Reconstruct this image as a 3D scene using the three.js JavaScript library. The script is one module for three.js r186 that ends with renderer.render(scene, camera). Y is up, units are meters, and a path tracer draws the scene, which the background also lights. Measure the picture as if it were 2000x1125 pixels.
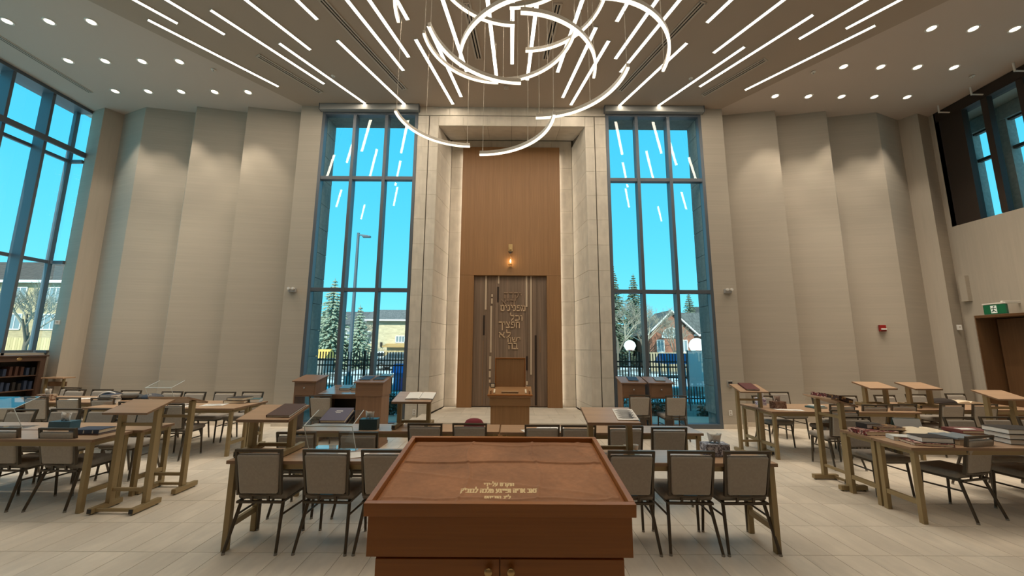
import * as THREE from 'three';
import { mergeGeometries } from 'three/addons/utils/BufferGeometryUtils.js';
import { RoundedBoxGeometry } from 'three/addons/geometries/RoundedBoxGeometry.js';
import { RectAreaLightUniformsLib } from 'three/addons/lights/RectAreaLightUniformsLib.js';

// ---------------------------------------------------------------- camera, sky, sun, exposure
const scene = new THREE.Scene();
const camera = new THREE.PerspectiveCamera(73.57, 2000 / 1125, 0.05, 400);
camera.position.set(0.012, 1.8, 0);
camera.rotation.order = 'YXZ';
camera.rotation.set(0.1522, -0.002, 0.0061);
const renderer = new THREE.WebGLRenderer({ antialias: true });
renderer.toneMapping = THREE.LinearToneMapping;
renderer.toneMappingExposure = 1.1;
renderer.shadowMap.enabled = true;
RectAreaLightUniformsLib.init();

function skyTexture() {
  const W = 128, H = 64, d = new Float32Array(W * H * 4);
  for (let y = 0; y < H; y++) {
    const e = Math.max(0, Math.sin(((y + 0.5) / H - 0.5) * Math.PI)), k = Math.pow(e, 0.55);
    const c = [0.5 * Math.exp(-k * 2.7), 1.12 * Math.exp(-k * 0.8), 1.28 * Math.exp(-k * 0.4)];
    for (let x = 0; x < W; x++) d.set([...c, 1], (y * W + x) * 4);
  }
  const t = new THREE.DataTexture(d, W, H, THREE.RGBAFormat, THREE.FloatType);
  t.magFilter = THREE.LinearFilter; t.mapping = THREE.EquirectangularReflectionMapping; t.needsUpdate = true;
  return t;
}
scene.background = skyTexture();
const sun = new THREE.DirectionalLight(new THREE.Color(1, 0.93, 0.8), 5.8);
sun.position.set(-6, 52, 40); sun.target.position.set(0, 0, -25);
sun.castShadow = true; sun.shadow.mapSize.set(2048, 2048);
Object.assign(sun.shadow.camera, { left: -70, right: 70, top: 60, bottom: -60, near: 1, far: 200 });
scene.add(sun, sun.target);

const STRIP_LIGHT = 20.5, ARC_LIGHT = 24, SPOT_LIGHT = 10, COVE_LIGHT = 7;
const LAMP_WARM = new THREE.Color(1, 0.86, 0.68), LAMP_NEUTRAL = new THREE.Color(1, 0.85, 0.66);

// ---------------------------------------------------------------- helpers
const rngOf = (s) => () => { s = (s + 0x6d2b79f5) | 0; let t = Math.imul(s ^ (s >>> 15), 1 | s); t = (t + Math.imul(t ^ (t >>> 7), 61 | t)) ^ t; return ((t ^ (t >>> 14)) >>> 0) / 4294967296; };
const V = (x, y, z) => new THREE.Vector3(x, y, z);
const PI = Math.PI;
function box(w, h, d, x = 0, y = 0, z = 0, r = 0.003) {
  const g = r > 0 ? new RoundedBoxGeometry(w, h, d, 1, Math.min(r, w / 2.1, h / 2.1, d / 2.1)) : new THREE.BoxGeometry(w, h, d);
  return g.translate(x, y, z);
}
function cyl(r0, r1, h, x, y, z, seg = 16) { return new THREE.CylinderGeometry(r1, r0, h, seg).translate(x, y + h / 2, z); }
function bar(p, q, w, h, up = [0, 1, 0], r = 0.002) {   // a box beam from p to q
  const a = V(...p), b = V(...q), dir = b.clone().sub(a), len = dir.length(); dir.normalize();
  let u = V(...up); if (Math.abs(u.dot(dir)) > 0.98) u = V(0, 0, 1);
  const x = u.clone().cross(dir).normalize(), y = dir.clone().cross(x);
  const g = r > 0 ? new RoundedBoxGeometry(w, h, len, 1, Math.min(r, w / 2.1, h / 2.1)) : new THREE.BoxGeometry(w, h, len);
  return g.applyMatrix4(new THREE.Matrix4().makeBasis(x, y, dir).setPosition(a.add(b).multiplyScalar(0.5)));
}
function rod(p, q, r0, r1 = r0, seg = 8, open = false) {
  const a = V(...p), b = V(...q), dir = b.clone().sub(a), len = dir.length();
  const g = new THREE.CylinderGeometry(r1, r0, len, seg, 1, open);
  g.applyQuaternion(new THREE.Quaternion().setFromUnitVectors(V(0, 1, 0), dir.normalize()));
  return g.translate((a.x + b.x) / 2, (a.y + b.y) / 2, (a.z + b.z) / 2);
}
function lathe(pts, seg = 20, x = 0, y = 0, z = 0) { return new THREE.LatheGeometry(pts.map((p) => new THREE.Vector2(...p)), seg).translate(x, y, z); }
function prism(pts, h, y = 0) {   // plan polygon [x, z] raised from y by h
  const s = new THREE.Shape(pts.map(([a, b]) => new THREE.Vector2(a, -b)));
  return new THREE.ExtrudeGeometry(s, { depth: h, bevelEnabled: false }).rotateX(-PI / 2).translate(0, y, 0);
}
function wallPrism(pts, x0, x1) {   // profile [z, y] extruded along x
  const s = new THREE.Shape(pts.map(([z, y]) => new THREE.Vector2(-z, y)));
  return new THREE.ExtrudeGeometry(s, { depth: x1 - x0, bevelEnabled: false }).rotateY(PI / 2).translate(x0, 0, 0);
}
function flat(g) {
  if (g.index) g = g.toNonIndexed();
  for (const k of Object.keys(g.attributes)) if (!['position', 'normal', 'uv'].includes(k)) g.deleteAttribute(k);
  if (!g.attributes.uv) g.setAttribute('uv', new THREE.BufferAttribute(new Float32Array(g.attributes.position.count * 2), 2));
  return g;
}
function metreUV(g, grain = 'x') {   // uv in metres from the dominant plane of each face, u along the grain
  const p = g.attributes.position, uv = g.attributes.uv, a = V(0, 0, 0), b = V(0, 0, 0), c = V(0, 0, 0), gi = 'xyz'.indexOf(grain);
  for (let i = 0; i < p.count; i += 3) {
    a.fromBufferAttribute(p, i); b.fromBufferAttribute(p, i + 1); c.fromBufferAttribute(p, i + 2);
    const n = b.clone().sub(a).cross(c.clone().sub(a)), m = [Math.abs(n.x), Math.abs(n.y), Math.abs(n.z)];
    const k = m.indexOf(Math.max(...m)), rest = [0, 1, 2].filter((t) => t !== k);
    if (rest[1] === gi) rest.reverse();
    [a, b, c].forEach((v, j) => { const t = [v.x, v.y, v.z]; uv.setXY(i + j, t[rest[0]], t[rest[1]]); });
  }
  return g;
}
function merged(list, grain) {
  const g = mergeGeometries([].concat(list).map(flat), false);
  return grain === null ? g : metreUV(g, grain);
}
const used = new Map();
function numbered(n) { const k = used.get(n) ?? 0; used.set(n, k + 1); return k ? n + '_' + String(k).padStart(3, '0') : n; }
function part(name, geos, mat, parent, { grain = 'x', label, kind } = {}) {
  const o = new THREE.Mesh(geos.isBufferGeometry && grain === null ? geos : merged(geos, grain), mat);
  o.name = parent ? name : numbered(name); (parent ?? scene).add(o);
  if (label) o.userData.label = label;
  if (kind) o.userData.kind = kind;
  return o;
}
function sub(name, geometry, mat, parent, x = 0, y = 0, z = 0) {   // a piece that shares its geometry with its like
  const o = new THREE.Mesh(geometry, mat); o.name = name; o.position.set(x, y, z); parent.add(o); return o;
}
function tag(o, label, category, group) { o.userData.label = label; if (category) o.userData.category = category; if (group) o.userData.group = group; return o; }
function thing(name, label, category, [x, y, z] = [0, 0, 0], turn = 0, group) {
  const o = new THREE.Group(); o.name = numbered(name); scene.add(o); o.position.set(x, y, z); o.rotation.y = turn;
  return tag(o, label, category, group);
}
function copyOf(root, label, [x, y, z], turn = 0, group) {
  const o = root.clone(); o.name = numbered(root.name.replace(/_\d{3}$/, '')); scene.add(o); o.position.set(x, y, z); o.rotation.y = turn;
  o.userData = { ...root.userData, label }; if (group) o.userData.group = group;
  return o;
}
function structure(name, label) { const o = new THREE.Group(); o.name = name; o.userData = { label, kind: 'structure' }; scene.add(o); return o; }

// ---------------------------------------------------------------- procedural textures
function noiseGrid(n, seed) { const r = rngOf(seed), a = new Float32Array(n * n); for (let i = 0; i < n * n; i++) a[i] = r(); return { n, a }; }
function sample(g, x, y, px = 64, py = 64) {   // x, y in cells; wraps every px, py cells
  const xi = Math.floor(x), yi = Math.floor(y), fx = x - xi, fy = y - yi, sx = fx * fx * (3 - 2 * fx), sy = fy * fy * (3 - 2 * fy);
  const at = (i, j) => g.a[(((j % py) + py) % py % 64) * 64 + (((i % px) + px) % px % 64)];
  return (at(xi, yi) * (1 - sx) + at(xi + 1, yi) * sx) * (1 - sy) + (at(xi, yi + 1) * (1 - sx) + at(xi + 1, yi + 1) * sx) * sy;
}
const grids = [3, 5, 7, 11].map((s) => noiseGrid(64, s * 17));
// fu, fv: whole numbers of cells across the tile
const fbm = (u, v, fu, fv, oct = 4) => { let s = 0, a = 0.5, t = 0; for (let o = 0; o < oct; o++) { s += a * sample(grids[o % 4], u * fu * 2 ** o, v * fv * 2 ** o, fu * 2 ** o, fv * 2 ** o); t += a; a *= 0.5; } return s / t; };
function dataTexture(w, h, f, srgb = true, size = [1, 1]) {
  const d = new Uint8Array(w * h * 4);
  for (let y = 0; y < h; y++) for (let x = 0; x < w; x++) {
    const c = f((x + 0.5) / w, (y + 0.5) / h), i = (y * w + x) * 4, k = c.length ? c : [c, c, c];
    d[i] = 255 * Math.min(1, Math.max(0, k[0])); d[i + 1] = 255 * Math.min(1, Math.max(0, k[1])); d[i + 2] = 255 * Math.min(1, Math.max(0, k[2])); d[i + 3] = 255;
  }
  const t = new THREE.DataTexture(d, w, h); t.wrapS = t.wrapT = THREE.RepeatWrapping; t.magFilter = THREE.LinearFilter;
  if (srgb) t.colorSpace = THREE.SRGBColorSpace;
  t.repeat.set(1 / size[0], 1 / size[1]); t.needsUpdate = true; return t;
}
const T = {
  wood: dataTexture(512, 256, (u, v) => { const n = fbm(u, v, 2, 16, 4), f = fbm(u, v, 4, 64, 2); return 0.9 + 0.1 * (n - 0.5) + 0.07 * (f - 0.5); }, true, [1.6, 0.5]),
  walnut: dataTexture(512, 256, (u, v) => { const w = v + 0.06 * (fbm(u, v, 2, 4, 3) - 0.5), n = fbm(u, w, 2, 16, 4), b = sample(grids[1], 0.5, w * 32); return 0.82 + 0.3 * (n - 0.5) + 0.12 * (b - 0.5); }, true, [2.4, 0.7]),
  stone: dataTexture(512, 512, (u, v) => { const n = fbm(u, v, 8, 8, 5), s = fbm(u, v, 4, 32, 3); const k = 0.87 + 0.1 * n + 0.05 * (s - 0.5); return [k, k * 0.995, k * 0.99]; }, true, [1.3, 1.3]),
  tile: dataTexture(512, 512, (u, v) => { const k = 0.94 + 0.07 * (fbm(u, v, 6, 24, 4) - 0.5) + 0.1 * (fbm(u, v, 5, 5, 5) - 0.5); return [k, k * 0.995, k * 0.985]; }, true, [1.1, 1.1]),
  plaster: dataTexture(256, 256, (u, v) => 0.965 + 0.05 * (fbm(u, v, 2, 32, 4) - 0.5), true, [2, 1]),
  fabric: dataTexture(256, 256, (u, v) => { const a = Math.sin(u * PI * 128) * 0.5 + 0.5, b = Math.sin(v * PI * 128) * 0.5 + 0.5, n = fbm(u, v, 16, 16, 3); return 0.9 + 0.05 * (a * b) + 0.07 * (n - 0.5); }, true, [0.25, 0.25]),
  ground: dataTexture(512, 512, (u, v) => { const n = fbm(u, v, 8, 8, 5); const s = n > 0.53 ? 1 : n > 0.5 ? (n - 0.5) / 0.03 : 0, g = 0.42 + 0.2 * fbm(u, v, 32, 32, 2); return [g * (1 - s) + 0.93 * s, g * 0.97 * (1 - s) + 0.95 * s, g * 0.9 * (1 - s) + 0.98 * s]; }, true, [14, 14]),
  shingle: dataTexture(256, 256, (u, v) => { const r = (v * 16) % 1, n = fbm(u, v, 32, 16, 2); return 0.62 + 0.3 * n - (r < 0.18 ? 0.14 : 0); }, true, [3, 3]),
  brickwork: dataTexture(256, 256, (u, v) => { const row = Math.floor(v * 16), r = (v * 16) % 1, c = (u * 8 + (row % 2) * 0.5) % 1, m = r < 0.14 || c < 0.06; const k = 0.84 + 0.2 * (sample(grids[2], Math.floor(u * 8 + (row % 2) * 0.5) + 0.5, row + 0.5) - 0.5); return m ? [0.86, 0.84, 0.8] : [k, k * 0.97, k * 0.95]; }, true, [1.8, 1.2]),
  outstone: dataTexture(256, 256, (u, v) => { const n = fbm(u, v, 16, 16, 4); return 0.85 + 0.14 * (n - 0.5); }, true, [0.8, 0.8]),
};
const lin = (r, g, b) => new THREE.Color().setRGB(r, g, b);
const std = (color, roughness = 0.6, more = {}) => new THREE.MeshStandardMaterial({ color, roughness, ...more });
const bumpOf = (t, size) => { const b = t.clone(); b.colorSpace = THREE.NoColorSpace; b.repeat.set(1 / size[0], 1 / size[1]); b.needsUpdate = true; return b; };
const M = {
  wall: std(lin(0.49, 0.435, 0.36), 0.85, { map: T.plaster }),
  ceilSide: std(lin(0.56, 0.475, 0.41), 0.9),
  ceilMid: std(lin(0.42, 0.34, 0.27), 0.9),
  stones: [0.76, 0.735, 0.78, 0.75].map((k) => std(lin(k, k * 0.92, k * 0.79), 0.75, { map: T.stone })),
  grout: std(lin(0.14, 0.12, 0.095), 0.95),
  tiles: [0.85, 0.82, 0.88, 0.835, 0.865].map((k) => std(lin(k, k * 0.9, k * 0.77), 0.42, { map: T.tile })),
  floorGrout: std(lin(0.42, 0.37, 0.31), 0.9),
  bimah: std(lin(0.42, 0.145, 0.024), 0.38, { map: T.wood }),
  arkWood: std(lin(0.41, 0.215, 0.09), 0.5, { map: T.wood }),
  walnut: std(lin(0.35, 0.24, 0.165), 0.55, { map: T.walnut }),
  paleWood: std(lin(0.78, 0.62, 0.45), 0.55, { map: T.wood }),
  darkInlay: std(lin(0.025, 0.014, 0.01), 0.5),
  letterWood: std(lin(0.66, 0.48, 0.31), 0.55),
  letterDark: std(lin(0.37, 0.25, 0.165), 0.55),
  oak: std(lin(0.6, 0.39, 0.245), 0.3, { map: T.wood }),
  oakEdge: std(lin(0.33, 0.2, 0.115), 0.45, { map: T.wood }),
  cabinet: std(lin(0.32, 0.175, 0.1), 0.42, { map: T.wood }),
  legMetal: std(lin(0.33, 0.245, 0.125), 0.42, { metalness: 0.25 }),
  chairFrame: std(lin(0.085, 0.066, 0.046), 0.4, { metalness: 0.35 }),
  fabric: std(lin(0.48, 0.425, 0.365), 0.95, { map: T.fabric }),
  seatFabric: std(lin(0.36, 0.32, 0.275), 0.95, { map: T.fabric }),
  glide: std(lin(0.3, 0.28, 0.25), 0.35, { metalness: 0.6 }),
  aluminium: std(lin(0.125, 0.145, 0.17), 0.42, { metalness: 0.35 }),
  bronze: std(lin(0.035, 0.024, 0.018), 0.5, { metalness: 0.2 }),
  outstone: std(lin(0.42, 0.42, 0.4), 0.9, { map: T.outstone }),
  slot: std(lin(0.01, 0.01, 0.01), 0.9),
  vent: std(lin(0.5, 0.43, 0.36), 0.6),
  trim: std(lin(0.75, 0.72, 0.66), 0.5),
  white: std(lin(0.78, 0.77, 0.74), 0.5),
  paper: std(lin(0.82, 0.8, 0.76), 0.8),
  cream: std(lin(0.75, 0.64, 0.48), 0.8),
  black: std(lin(0.02, 0.02, 0.022), 0.5),
  brass: std(lin(0.6, 0.42, 0.2), 0.35, { metalness: 0.9 }),
  silver: std(lin(0.55, 0.53, 0.5), 0.4, { metalness: 0.7 }),
  glass: new THREE.MeshPhysicalMaterial({ color: lin(0.82, 0.97, 0.98), roughness: 0, transmission: 1, thickness: 0, ior: 1.5 }),
  acrylic: new THREE.MeshPhysicalMaterial({ color: lin(0.93, 0.96, 0.97), roughness: 0.02, transmission: 1, thickness: 0, ior: 1.49 }),
  acrylicEdge: std(lin(0.6, 0.68, 0.7), 0.2),
  frosted: new THREE.MeshPhysicalMaterial({ color: lin(0.88, 0.92, 0.95), roughness: 0.6, transmission: 0.7, thickness: 0 }),
  doorWood: std(lin(0.2, 0.1, 0.042), 0.45, { map: T.wood }),
  glow: std(lin(0.9, 0.88, 0.82), 0.4, { emissive: new THREE.Color(1, 0.93, 0.82), emissiveIntensity: 2.6 }),
  glowArc: std(lin(0.9, 0.86, 0.75), 0.4, { emissive: new THREE.Color(1, 0.92, 0.74), emissiveIntensity: 1.3 }),
  glowDown: std(lin(0.9, 0.86, 0.78), 0.4, { emissive: new THREE.Color(1, 0.88, 0.7), emissiveIntensity: 2.4 }),
  arcBody: std(lin(0.5, 0.45, 0.38), 0.5),
  cable: std(lin(0.45, 0.4, 0.33), 0.5, { metalness: 0.3 }),
};

function rectLight(w, h, color, intensity, pos, xDir, facing, parent = scene) {   // facing: unit vector that the light shines along
  const l = new THREE.RectAreaLight(color, intensity, w, h), X = V(...xDir).normalize(), Z = V(...facing).normalize().negate(), Y = Z.clone().cross(X);
  l.quaternion.setFromRotationMatrix(new THREE.Matrix4().makeBasis(X, Y, Z)); l.position.set(...pos); l.name = 'lamp'; parent.add(l); return l;
}
// ---------------------------------------------------------------- the room
const CEIL = 7.886, FW = -9.06;

{ // floor: every tile large enough to see is a piece, the rest one part
  const floor = structure('floor', 'pale beige stone tile floor of the hall');
  part('grout_bed', box(22.9, 0.2, 20, 0, -0.108, -0.7, 0), M.floorGrout, floor);
  const tw = 0.27, tl = 0.57, tg = box(tw - 0.004, 0.012, tl - 0.004, 0, -0.006, 0, 0), cells = [], rest = [];
  const variants = [0, 1, 2, 3, 4].map((k) => { const g = metreUV(flat(tg.clone()), 'z'); const uv = g.attributes.uv; for (let i = 0; i < uv.count; i++) uv.setXY(i, uv.getX(i) + k * 0.37, uv.getY(i) + k * 0.21); return g; });
  camera.updateMatrixWorld(true); camera.updateProjectionMatrix();
  const r = rngOf(41);
  for (let j = 0; j < 16; j++) for (let i = -41; i <= 41; i++) {
    const x = -2.807 + (i + 0.5) * tw, z = -1.43 - (j + 0.5) * tl, k = Math.floor(r() * 5), m = Math.floor(r() * 5);
    if (z < -9.3 || Math.abs(x) > 11.2) continue;
    const n = V(x, 0, z).project(camera);
    cells.push({ x, z, k, m, score: Math.abs(n.x) < 1.04 && Math.abs(n.y) < 1.05 && n.z < 1 && !(Math.abs(x) < 0.7 && z > -3.2) ? 1 / (Math.hypot(x, z, 1.8) ** 2 * Math.hypot(x, z)) : 0 });
  }
  cells.sort((a, b) => b.score - a.score);
  cells.forEach((c, n) => {
    if (n < 300) sub('tile', variants[c.k], M.tiles[c.m], floor, c.x, 0, c.z);
    else rest.push(tg.clone().translate(c.x, 0, c.z));
  });
  part('tile_field', rest, M.tiles[0], floor, { grain: 'z', kind: 'stuff' });
  part('rear_paving', box(22.6, 0.012, 10.6, 0, -0.006, 3.9, 0), M.tiles[1], floor, { grain: 'z' });
}

{ // ceiling: two side fields and the fan-shaped middle panel
  const c = structure('ceiling', 'flat ceiling with a darker fan-shaped middle panel');
  part('middle_panel', prism([[-5.37, -9.06], [5.37, -9.06], [11.9, -0.12], [11.9, 8.2], [-11.9, 8.2], [-11.9, -0.12]], 0.3, CEIL - 0.012), M.ceilMid, c);
  part('side_panel', prism([[-5.37, -9.06], [-11.45, -0.74], [-11.45, -9.7], [-5.37, -9.7]], 0.3, CEIL), M.ceilSide, c);
  part('side_panel', prism([[5.37, -9.06], [5.37, -9.7], [12.9, -9.7], [12.9, -0.12], [11.9, -0.12]], 0.3, CEIL), M.ceilSide, c);
  for (const [dg, r0] of [34, 29, 25, 20.5, 16, 12, 8, 3].flatMap((d, i) => [12.5 + (i % 3) * 1.25, 17.2 + ((i + 1) % 3) * 1.1].flatMap((r) => [[-d, r], [d, r]])).filter(([d, r], i) => Math.abs(r * Math.sin(d * PI / 180)) < 10.2 && (i >> 1) % 2 === (d > 0 ? 0 : 0))) {   // the same linear lights go on behind the viewer
    const th = (dg * PI) / 180, o = part('rear_linear_light', box(0.072, 0.012, 2.2, 0, 0, 0, 0), M.glow, c, { grain: 'z' });
    o.position.set((r0 + 1.1) * Math.sin(th), CEIL - 0.018, -16 + (r0 + 1.1) * Math.cos(th)); o.rotation.y = th;
    rectLight(0.07, 2.18, LAMP_NEUTRAL, STRIP_LIGHT, [0, -0.012, 0], [1, 0, 0], [0, -1, 0], o);
  }
  part('roof_slab', box(24.3, 0.5, 18.2, 0.6, CEIL + 0.56, -0.6, 0), M.outstone, c);
}

// pleated side walls left and right of the windows
const PLEAT = [[-5.377, -9.06], [-5.5, -9.37], [-6.8, -9.13], [-6.97, -9.385], [-8.12, -9.135], [-8.375, -9.41], [-9.47, -9.175], [-10.37, -9.52], [-10.572, -9.21], [-11.05, -9.37]];
for (const s of [-1, 1]) {
  const w = structure(s < 0 ? 'wall_front_left' : 'wall_front_right', 'cream plaster wall folded into tall vertical pleats, ' + (s < 0 ? 'left' : 'right') + ' of the windows');
  const pts = PLEAT.map(([x, z]) => [-s * x, z]);
  pts.push([s * 11.06, -9.9], [s * 5.377, -9.9]);
  part('pleats', prism(pts, CEIL, 0), M.wall, w);
  part('pier', box(0.55, CEIL, 0.6, s * 5.105, CEIL / 2, FW - 0.3, 0), M.wall, w);
  part('window_head', box(2.46, CEIL - 7.72, 0.14, s * 3.61, (CEIL + 7.72) / 2, FW - 0.07, 0), M.wall, w);
  const base = (x0, z0, x1, z1) => bar([s * x0, 0.05, z0 + 0.006], [s * x1, 0.05, z1 + 0.006], 0.014, 0.1, [0, 1, 0], 0);
  const b = PLEAT.map(([x, z]) => [-x, z]), list = [base(4.83, FW, 5.377, FW)];
  for (let i = 0; i + 1 < b.length; i++) list.push(base(b[i][0], b[i][1], b[i + 1][0], b[i + 1][1]));
  const bb = part('baseboard', list, M.tiles[3], null); bb.name = s < 0 ? 'baseboard_left' : 'baseboard_right'; bb.userData = { kind: 'structure', label: 'low beige stone skirting along the ' + (s < 0 ? 'left' : 'right') + ' pleated wall' };
}

{ // stone wall between the windows with the ark niche
  const w = structure('wall_front', 'beige limestone wall with a tall stepped niche for the ark');
  const zb = -10.2, core = FW - 0.036;
  for (const s of [-1, 1]) part('core', prism([[s * 2.385, core], [s * 1.9, core], [s * 1.735, zb - 0.04], [s * 1.735, zb - 0.3], [s * 2.385, zb - 0.3]], CEIL, 0), M.grout, w);
  part('core', wallPrism([[core, 7.39], [zb - 0.04, 7.66], [zb - 0.3, 7.66], [zb - 0.3, CEIL], [core, CEIL]], -1.9, 1.9), M.grout, w);
  part('core', box(3.47, CEIL, 0.26, 0, CEIL / 2, zb - 0.17, 0), M.grout, w);
  const r = rngOf(7), st = () => M.stones[Math.floor(r() * 4)];
  const rows = []; for (let y = 0.48 - 0.63; y < 7.6; y += 0.63) rows.push([Math.max(0, y), Math.min(7.625, y + 0.63)]);
  const slab = (x0, x1, y0, y1, z, d = 0.036) => part('stone_panel', box(x1 - x0 - 0.003, y1 - y0 - 0.003, d, (x0 + x1) / 2, (y0 + y1) / 2, z - d / 2, 0.0025), st(), w, { grain: 'y' });
  for (const [y0, y1] of rows) for (const s of [-1, 1]) {
    const span = (a, b) => (s < 0 ? [-b, -a] : [a, b]);
    slab(...span(2.112, 2.385), y0, y1, FW);
    if (y0 < 7.35) slab(...span(1.864, 2.092), y0, Math.min(y1, 7.36), FW);
    // splayed side of the niche
    if (y1 > 0.3 && y0 < 7.4) {
      const a = Math.max(0.29, y0) + 0.002, top = y1 > 7.3 ? 7.4 : y1;
      part('stone_panel', bar([s * 1.882, (a + top) / 2, FW - 0.003], [s * 1.717, (a + top) / 2, zb], 0.036, top - a - 0.004, [0, 1, 0], 0.0025), st(), w, { grain: 'y' });
      const t2 = y1 > 7.3 ? 7.3 : y1;
      slab(...span(1.33, 1.692), a - 0.001, t2 + 0.001, zb);
    }
  }
  for (let k = 0; k < 6; k++) { // over the niche: face, soffit, back
    const a = -1.86 + k * 0.62, b = a + 0.62;
    slab(a, b, 7.36, 7.625, FW);
    part('stone_panel', bar([(a + b) / 2, 7.372, FW - 0.003], [(a + b) / 2, 7.632, zb], 0.616, 0.03, [0, 1, 0], 0.0025), st(), w);
    const c = -1.692 + k * 0.564; slab(c, c + 0.564, 7.3, 7.6, zb);
  }
  for (const s of [-1, 1]) slab(s < 0 ? -2.092 : 1.864, s < 0 ? -1.864 : 2.092, 7.36, 7.625, FW);
  for (let k = 0; k < 6; k++) slab(-2.385 + k * 0.795, -2.385 + (k + 1) * 0.795, 7.642, CEIL, FW);
  // exterior stone round the windows
  for (const s of [-1, 1]) {
    part('outer_jamb', box(0.6, CEIL, 0.5, s * 5.12, CEIL / 2, -9.45, 0), M.outstone, w);
    part('outer_head', box(2.6, CEIL - 7.66, 0.5, s * 3.6, (CEIL + 7.66) / 2, -9.45, 0), M.outstone, w);
    for (let y = 0.3; y < 7.6; y += 0.63) part('jamb_block', box(0.07, 0.622, 0.46, s * 4.795, y + 0.31, -9.46, 0.006), M.outstone, w, { grain: 'y' });
    part('outer_sill', box(2.5, 0.08, 0.5, s * 3.61, -0.04, -9.45, 0), M.outstone, w);
  }
}

{ // raised stone platform before the ark
  const p = structure('platform', 'low beige stone platform in front of the ark');
  part('platform_slab', prism([[-2.15, -8.06], [2.15, -8.06], [2.0, -9.06], [1.85, -9.09], [1.7, -10.19], [-1.7, -10.19], [-1.85, -9.09], [-2.0, -9.06]], 0.26, 0), M.stones[1], p);
  const r = rngOf(9), zs = [-8.05, -8.62, -9.07];
  for (let j = 0; j < 2; j++) for (let k = 0; k < 7; k++) { const z0 = zs[j], z1 = zs[j + 1], h = j ? 2.0 : 2.1; part('paving_slab', box(h * 2 / 7 - 0.003, 0.03, z0 - z1 - 0.003, -h + (k + 0.5) * h * 2 / 7, 0.275, (z0 + z1) / 2, 0.002), M.stones[Math.floor(r() * 4)], p); }
  for (let k = 0; k < 6; k++) part('paving_slab', box(0.557, 0.03, 1.09, -1.4 + k * 0.56, 0.275, -9.62, 0.002), M.stones[Math.floor(r() * 4)], p);
}

// front windows
function pane(parent, x0, x1, y0, y1, z) { return part('pane', new THREE.PlaneGeometry(x1 - x0, y1 - y0).translate((x0 + x1) / 2, (y0 + y1) / 2, z), M.glass, parent); }
[-1, 1].forEach((s, n) => {
  const w = structure('window_' + (n + 1), n ? 'tall nine-pane window right of the ark' : 'tall nine-pane window left of the ark');
  const xs = s < 0 ? [-4.83, -4.0, -3.19, -2.39] : [2.39, 3.175, 3.985, 4.83], ys = [0.0, 3.13, 5.945, 7.72], z = FW - 0.075, f = 0.075;
  for (const x of [xs[0] + f / 2, xs[3] - f / 2]) part('frame', box(f, 7.72, 0.15, x, 3.86, z), M.aluminium, w, { grain: 'y' });
  for (const y of [ys[0] + 0.05, ys[3] - f / 2]) part('frame', box(xs[3] - xs[0] - 2 * f, y < 1 ? 0.1 : f, 0.15, (xs[0] + xs[3]) / 2, y, z), M.aluminium, w);
  for (const x of xs.slice(1, 3)) part('mullion', [box(0.075, 7.6, 0.15, x, 3.86, z), box(0.05, 7.6, 0.1, x, 3.86, z - 0.12)], M.aluminium, w, { grain: 'y' });
  for (let k = 0; k < 3; k++) {
    for (const y of ys.slice(1, 3)) part('transom', box(xs[k + 1] - xs[k] - 0.075, 0.085, 0.13, (xs[k] + xs[k + 1]) / 2, y, z), M.aluminium, w);
    for (let j = 0; j < 3; j++) pane(w, xs[k] + 0.03, xs[k + 1] - 0.03, ys[j] + 0.02, ys[j + 1] - 0.02, z - 0.03);
  }
});

{ // glazed wall on the left
  const w = structure('window_3', 'tall glazed wall with deep fins on the left side');
  const gx = -11.4;
  for (const z of [-8.556, -7.793, -7.03, -6.27, -5.5, -4.74, -3.98, -3.2, -2.4, -1.6]) part('mullion', box(0.28, 6.4, 0.06, -11.22, 4.75, z), M.aluminium, w, { grain: 'y' });
  part('corner_post', box(0.09, 6.4, 0.09, -11.4, 4.75, -9.33), M.aluminium, w, { grain: 'y' });
  for (const y of [1.62, 3.8, 6.45]) { part('transom', box(0.07, 0.08, 8.3, gx, y, -5.2), M.aluminium, w, { grain: 'z' }); part('transom', box(0.36, 0.08, 0.07, -11.22, y, -9.35), M.aluminium, w); }
  part('beam', box(0.06, 0.13, 8.3, -11.02, 6.62, -5.2), M.aluminium, w, { grain: 'z', label: 'dark rail inside the glazed wall' });
  part('head', box(0.5, 0.2, 8.4, -11.3, CEIL + 0.02, -5.2, 0), M.aluminium, w);
  const yy = [1.66, 3.76, 3.84, 6.41, 6.49, CEIL];
  for (let j = 0; j < 3; j++) {
    for (const [a, b] of [[-9.3, -8.556], [-8.556, -7.793], [-7.793, -7.03], [-7.03, -1.2]]) part('pane', new THREE.PlaneGeometry(b - a, yy[2 * j + 1] - yy[2 * j]).rotateY(PI / 2).translate(gx, (yy[2 * j] + yy[2 * j + 1]) / 2, (a + b) / 2), M.glass, w);
    pane(w, gx, -11.05, yy[2 * j], yy[2 * j + 1], -9.36);
  }
  const l = structure('wall_left', 'cream plaster wall under and beside the glazing');
  part('sill_wall', box(0.4, 1.6, 8.5, -11.28, 0.8, -5.2, 0), M.wall, l);
  part('sill_return', box(0.4, 1.6, 0.3, -11.2, 0.8, -9.5, 0), M.wall, l);
  part('rear_wall', box(0.4, CEIL, 9.4, -11.28, CEIL / 2, 3.6, 0), M.wall, l);
}

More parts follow.
